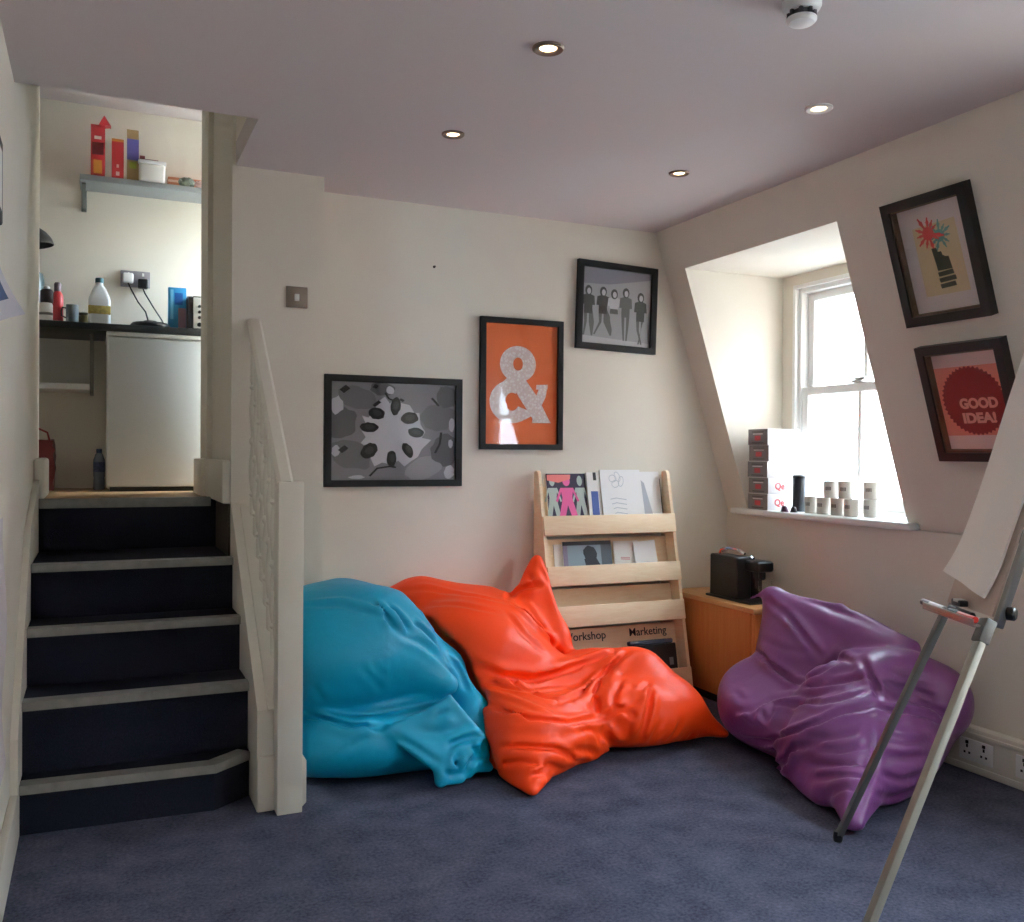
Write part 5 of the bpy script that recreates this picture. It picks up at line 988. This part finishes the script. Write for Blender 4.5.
BAGS['purple'] = {'lo':(2.0,2.05,-0.02),'hi':(3.0,3.22,0.72),'walls':[((0,0,-1),-0.003),((1,0,0),2.925)],'groups':[(0.02,[(0.1,('c',(2.595,3.08,0.555),0.018,(2.62,2.95,0.34),0.165)),(0.08,('t',(2.6,3.06,0.56),(2.58,2.98,0.3),(2.74,2.52,0.42),0.05)),(0.1,('c',(2.66,2.95,0.33),0.15,(2.76,2.62,0.3),0.14))]),(0.012,[(0.03,('t',(2.578,3.085,0.588),(2.655,2.86,0.525),(2.6,2.72,0.36),0.014)),(0.03,('t',(2.655,2.86,0.53),(2.72,2.56,0.455),(2.6,2.72,0.36),0.014)),(0.03,('c',(2.575,3.09,0.588),0.014,(2.53,3.14,0.555),0.01)),(0.03,('c',(2.59,3.07,0.59),0.014,(2.7,2.8,0.555),0.02)),(0.03,('c',(2.7,2.8,0.55),0.02,(2.76,2.5,0.45),0.03))]),(0.03,[(0.1,('e',(2.46,2.88,0.155),(0.21,0.25,0.17))),(0.08,('c',(2.43,2.98,0.16),0.13,(2.42,2.72,0.14),0.13)),(0.08,('c',(2.44,2.7,0.13),0.13,(2.36,2.6,0.06),0.06)),(0.1,('e',(2.46,2.86,0.24),(0.19,0.22,0.15))),(0.035,('x',(-0.407,-0.161,0.899),-1.1904))]),(0.015,[(0.06,('c',(2.37,2.72,0.2),0.05,(2.47,2.58,0.26),0.06)),(0.06,('c',(2.47,2.58,0.27),0.06,(2.56,2.44,0.345),0.06)),(0.06,('c',(2.5,2.66,0.31),0.07,(2.6,2.5,0.36),0.07))]),(0.015,[(0.08,('c',(2.6,2.5,0.33),0.115,(2.77,2.42,0.285),0.125)),(0.06,('c',(2.62,2.62,0.36),0.075,(2.7,2.46,0.36),0.09)),(0.08,('c',(2.79,2.44,0.25),0.125,(2.82,2.52,0.12),0.115))]),(0.02,[(0.1,('e',(2.47,2.46,0.14),(0.26,0.24,0.185))),(0.08,('c',(2.42,2.44,0.15),0.155,(2.13,2.145,0.028),0.04)),(0.08,('c',(2.5,2.44,0.18),0.14,(2.68,2.42,0.18),0.13)),(0.06,('c',(2.3,2.58,0.05),0.055,(2.2,2.34,0.035),0.045)),(0.06,('c',(2.42,2.34,0.06),0.1,(2.74,2.48,0.06),0.1)),(0.05,('c',(2.28,2.55,0.1),0.07,(2.36,2.46,0.16),0.1))]),(0.015,[(0.02,('c',(2.27,2.66,0.012),0.012,(2.33,2.62,0.03),0.03))])],'folds':[([[2.554,2.97,0.53],[2.552,2.926,0.505],[2.551,2.884,0.48],[2.549,2.846,0.455],[2.546,2.809,0.43],[2.55,2.778,0.405],[2.557,2.75,0.379]],0.009,0.022,'g',[-0.73,-0.41,0.54]),([[2.494,3.05,0.356],[2.455,2.947,0.343],[2.454,2.892,0.319],[2.459,2.848,0.302],[2.455,2.795,0.289],[2.468,2.759,0.288],[2.412,2.649,0.312]],0.011,0.022,'g',[-0.76,0.0,0.65]),([[2.496,3.035,0.408],[2.479,2.938,0.403],[2.485,2.871,0.392],[2.51,2.822,0.395],[2.542,2.783,0.397]],0.014,0.006,'g',[-0.88,-0.22,0.41]),([[2.541,3.067,0.566],[2.543,3.035,0.554],[2.547,3.006,0.541],[2.549,2.98,0.529],[2.55,2.954,0.517]],0.009,0.012,'g',[-0.88,-0.23,0.4]),([[2.414,2.747,0.262],[2.456,2.741,0.28],[2.42,2.648,0.326],[2.44,2.623,0.35],[2.469,2.608,0.371],[2.496,2.587,0.388],[2.524,2.566,0.405]],0.009,-0.016,'r',[-0.58,-0.04,0.81]),([[2.457,2.763,0.285],[2.427,2.671,0.328],[2.443,2.632,0.354],[2.469,2.618,0.373],[2.499,2.61,0.39]],0.009,0.016,'g',[-0.61,0.0,0.79]),([[2.564,2.731,0.367],[2.579,2.72,0.391],[2.595,2.711,0.415],[2.599,2.683,0.408],[2.559,2.612,0.415]],0.008,-0.018,'r',[-0.84,-0.19,0.51]),([[2.485,2.615,0.383],[2.513,2.619,0.395],[2.557,2.64,0.402],[2.535,2.592,0.406],[2.524,2.556,0.407]],0.007,0.02,'g',[-0.5,0.18,0.84]),([[2.408,2.666,0.297],[2.419,2.59,0.327],[2.453,2.541,0.347],[2.479,2.49,0.36],[2.501,2.438,0.373]],0.012,0.018,'g',[-0.78,-0.08,0.62]),([[2.367,2.782,0.247],[2.412,2.74,0.26],[2.397,2.633,0.295],[2.411,2.559,0.318],[2.428,2.491,0.34],[2.474,2.464,0.352],[2.506,2.424,0.369]],0.01,-0.014,'r',[-0.56,-0.06,0.83]),([[2.236,2.873,0.165],[2.241,2.828,0.18],[2.255,2.795,0.191],[2.293,2.779,0.214],[2.34,2.772,0.233],[2.358,2.716,0.253],[2.38,2.665,0.27]],0.014,-0.018,'f',[-0.72,-0.08,0.69]),([[2.324,2.776,0.226],[2.337,2.702,0.236],[2.356,2.638,0.243],[2.311,2.488,0.298],[2.35,2.433,0.319],[2.402,2.408,0.336],[2.478,2.406,0.344]],0.014,0.018,'g',[-0.46,-0.06,0.88]),([[2.274,2.864,0.063],[2.271,2.779,0.084],[2.277,2.706,0.1],[2.227,2.568,0.166],[2.225,2.491,0.207],[2.254,2.425,0.253],[2.307,2.388,0.287],[2.358,2.356,0.302],[2.421,2.337,0.312]],0.012,0.026,'g',[-0.9,-0.16,0.41]),([[2.298,2.788,0.044],[2.22,2.585,0.135],[2.215,2.479,0.187],[2.249,2.397,0.242],[2.318,2.354,0.281]],0.009,-0.012,'r',[-0.93,-0.01,0.38]),([[2.202,2.539,0.119],[2.207,2.469,0.157],[2.214,2.405,0.191],[2.238,2.361,0.218]],0.009,0.012,'g',[-0.94,-0.04,0.34]),([[2.421,2.337,0.312],[2.434,2.321,0.304],[2.449,2.307,0.296],[2.482,2.304,0.295],[2.521,2.305,0.292],[2.559,2.299,0.281],[2.603,2.298,0.268],[2.641,2.296,0.254],[2.681,2.295,0.239]],0.012,0.026,'g',[0.05,-0.68,0.73]),([[2.539,2.533,0.425],[2.518,2.492,0.414],[2.51,2.466,0.398],[2.503,2.443,0.379],[2.501,2.423,0.359],[2.476,2.391,0.341],[2.447,2.353,0.326]],0.008,0.02,'g',[-0.57,-0.23,0.79]),([[2.512,2.412,0.371],[2.526,2.392,0.364],[2.55,2.38,0.354],[2.586,2.377,0.348],[2.613,2.364,0.344]],0.01,0.014,'g',[-0.46,-0.85,0.25]),([[2.569,2.354,0.316],[2.612,2.339,0.3],[2.656,2.324,0.283],[2.681,2.312,0.27],[2.706,2.3,0.256]],0.008,0.018,'g',[-0.08,-0.8,0.59]),([[2.621,2.358,0.335],[2.651,2.34,0.324],[2.681,2.322,0.313]],0.008,0.014,'g',[-0.47,-0.87,0.15]),([[2.549,2.425,0.411],[2.583,2.401,0.399],[2.618,2.378,0.387],[2.662,2.352,0.378],[2.71,2.33,0.368]],0.014,0.006,'g',[-0.29,-0.75,0.59]),([[2.262,2.655,0.015],[2.205,2.557,0.071],[2.201,2.522,0.1],[2.206,2.502,0.137],[2.211,2.484,0.172]],0.012,0.024,'g',[-1.0,-0.05,-0.01]),([[2.399,2.315,0.293],[2.368,2.287,0.26],[2.342,2.263,0.227],[2.31,2.242,0.188],[2.275,2.217,0.151],[2.224,2.186,0.121],[2.175,2.155,0.091],[2.131,2.125,0.065],[2.105,2.113,0.031]],0.006,0.009,'g',[-0.18,-0.71,0.68]),([[2.372,2.328,0.292],[2.341,2.299,0.26],[2.314,2.274,0.227],[2.282,2.252,0.188],[2.244,2.224,0.153],[2.195,2.194,0.122],[2.148,2.165,0.092],[2.118,2.145,0.069],[2.095,2.131,0.044]],0.006,0.006,'g',[-0.39,-0.5,0.77]),([[2.208,2.413,0.173],[2.215,2.355,0.183],[2.231,2.307,0.188],[2.262,2.278,0.201],[2.306,2.261,0.209]],0.01,0.01,'g',[-0.72,-0.34,0.6]),([[2.198,2.42,0.115],[2.197,2.355,0.135],[2.201,2.298,0.152],[2.224,2.254,0.161],[2.265,2.229,0.162]],0.009,0.01,'g',[-0.77,-0.19,0.61]),([[2.177,2.377,0.081],[2.177,2.313,0.108],[2.182,2.256,0.132],[2.2,2.223,0.138],[2.231,2.204,0.136]],0.009,0.01,'g',[-0.66,-0.12,0.75]),([[2.156,2.307,0.054],[2.148,2.249,0.088],[2.161,2.213,0.111],[2.174,2.19,0.114],[2.197,2.177,0.112]],0.008,0.01,'g',[-0.69,-0.2,0.69]),([[2.219,2.484,0.196],[2.223,2.415,0.21],[2.238,2.361,0.218],[2.271,2.323,0.235],[2.315,2.297,0.247]],0.01,0.01,'g',[-0.74,-0.23,0.62]),([[2.347,2.233,0.186],[2.386,2.227,0.178],[2.427,2.222,0.169],[2.478,2.221,0.168],[2.54,2.228,0.163]],0.01,0.01,'g',[0.01,-0.96,0.27]),([[2.307,2.21,0.133],[2.354,2.215,0.117],[2.4,2.216,0.102],[2.458,2.218,0.102],[2.529,2.23,0.096]],0.009,0.01,'g',[0.12,-0.99,0.01]),([[2.364,2.267,0.24],[2.403,2.252,0.231],[2.448,2.241,0.22],[2.522,2.24,0.21],[2.622,2.26,0.19]],0.012,0.01,'g',[0.02,-0.87,0.49]),([[2.228,2.166,0.095],[2.293,2.192,0.072],[2.369,2.227,0.044],[2.408,2.222,0.053],[2.456,2.226,0.058]],0.01,0.008,'g',[0.2,-0.97,-0.11]),([[2.265,2.82,0.206],[2.256,2.797,0.194],[2.252,2.78,0.18],[2.264,2.781,0.197],[2.284,2.791,0.212]],0.007,0.012,'g',[-0.66,-0.21,0.72]),([[2.279,2.767,0.203],[2.274,2.741,0.192],[2.272,2.719,0.179],[2.289,2.72,0.199],[2.315,2.731,0.216]],0.007,0.012,'g',[-0.66,-0.2,0.72]),([[2.289,2.929,0.239],[2.28,2.895,0.228],[2.271,2.863,0.218]],0.01,0.006,'g',[-0.42,-0.16,0.89])],'ripple':[((9,6,7),0.003,0.2),((5,-8,10),0.003,1.2),((-17,20,15),0.0016,0.6)],'minus':None}
def cloth_mat(name, rgb, rough=.5, spec=.25, sheen=.0):
    m = mat(name, rgb, rough, spec, sheen=sheen); nt = m.node_tree; b = nt.nodes['Principled BSDF']
    tc = nt.nodes.new('ShaderNodeTexCoord'); mp = nt.nodes.new('ShaderNodeMapping'); mp.inputs['Scale'].default_value = (1, 1.6, 1)
    n1 = nt.nodes.new('ShaderNodeTexNoise'); n1.inputs['Scale'].default_value = 7; n1.inputs['Detail'].default_value = 3; n1.inputs['Distortion'].default_value = .8
    n2 = nt.nodes.new('ShaderNodeTexNoise'); n2.inputs['Scale'].default_value = 420; n2.inputs['Detail'].default_value = 1
    nt.links.new(tc.outputs['Object'], mp.inputs['Vector']); nt.links.new(mp.outputs[0], n1.inputs['Vector']); nt.links.new(tc.outputs['Object'], n2.inputs['Vector'])
    b1 = nt.nodes.new('ShaderNodeBump'); b1.inputs['Strength'].default_value = .15; b1.inputs['Distance'].default_value = .02
    b2 = nt.nodes.new('ShaderNodeBump'); b2.inputs['Strength'].default_value = .12; b2.inputs['Distance'].default_value = .002
    nt.links.new(n1.outputs['Fac'], b1.inputs['Height']); nt.links.new(n2.outputs['Fac'], b2.inputs['Height'])
    nt.links.new(b1.outputs[0], b2.inputs['Normal']); nt.links.new(b2.outputs[0], b.inputs['Normal'])
    return m
def beanbag(key, label, origin, m):
    v, f = bag_mesh(BAGS[key], .0075)
    me = bpy.data.meshes.new('beanbag'); me.from_pydata((v-np.array(origin)).tolist(), [], f.tolist()); me.update()
    me.polygons.foreach_set('use_smooth', [True]*len(me.polygons)); me.materials.append(m)
    o = bpy.data.objects.new('beanbag', me); C.objects.link(o); o.location = origin
    return tag(o, label, 'beanbag', 'beanbags on the carpet')
bb = beanbag('blue', 'turquoise beanbag slumped beside the newel post', (.9, 3.3, 0), cloth_mat('turquoise_nylon', (0, 154, 192), .42, .4))
bo = beanbag('orange', 'bright orange beanbag in the middle against the back wall', (1.7, 3.3, 0), cloth_mat('orange_nylon', (246, 68, 14), .46, .3))
bp_ = beanbag('purple', 'purple beanbag with its peak against the corner cabinet', (2.5, 2.6, 0), cloth_mat('purple_nylon', (124, 68, 128), .36, .5))
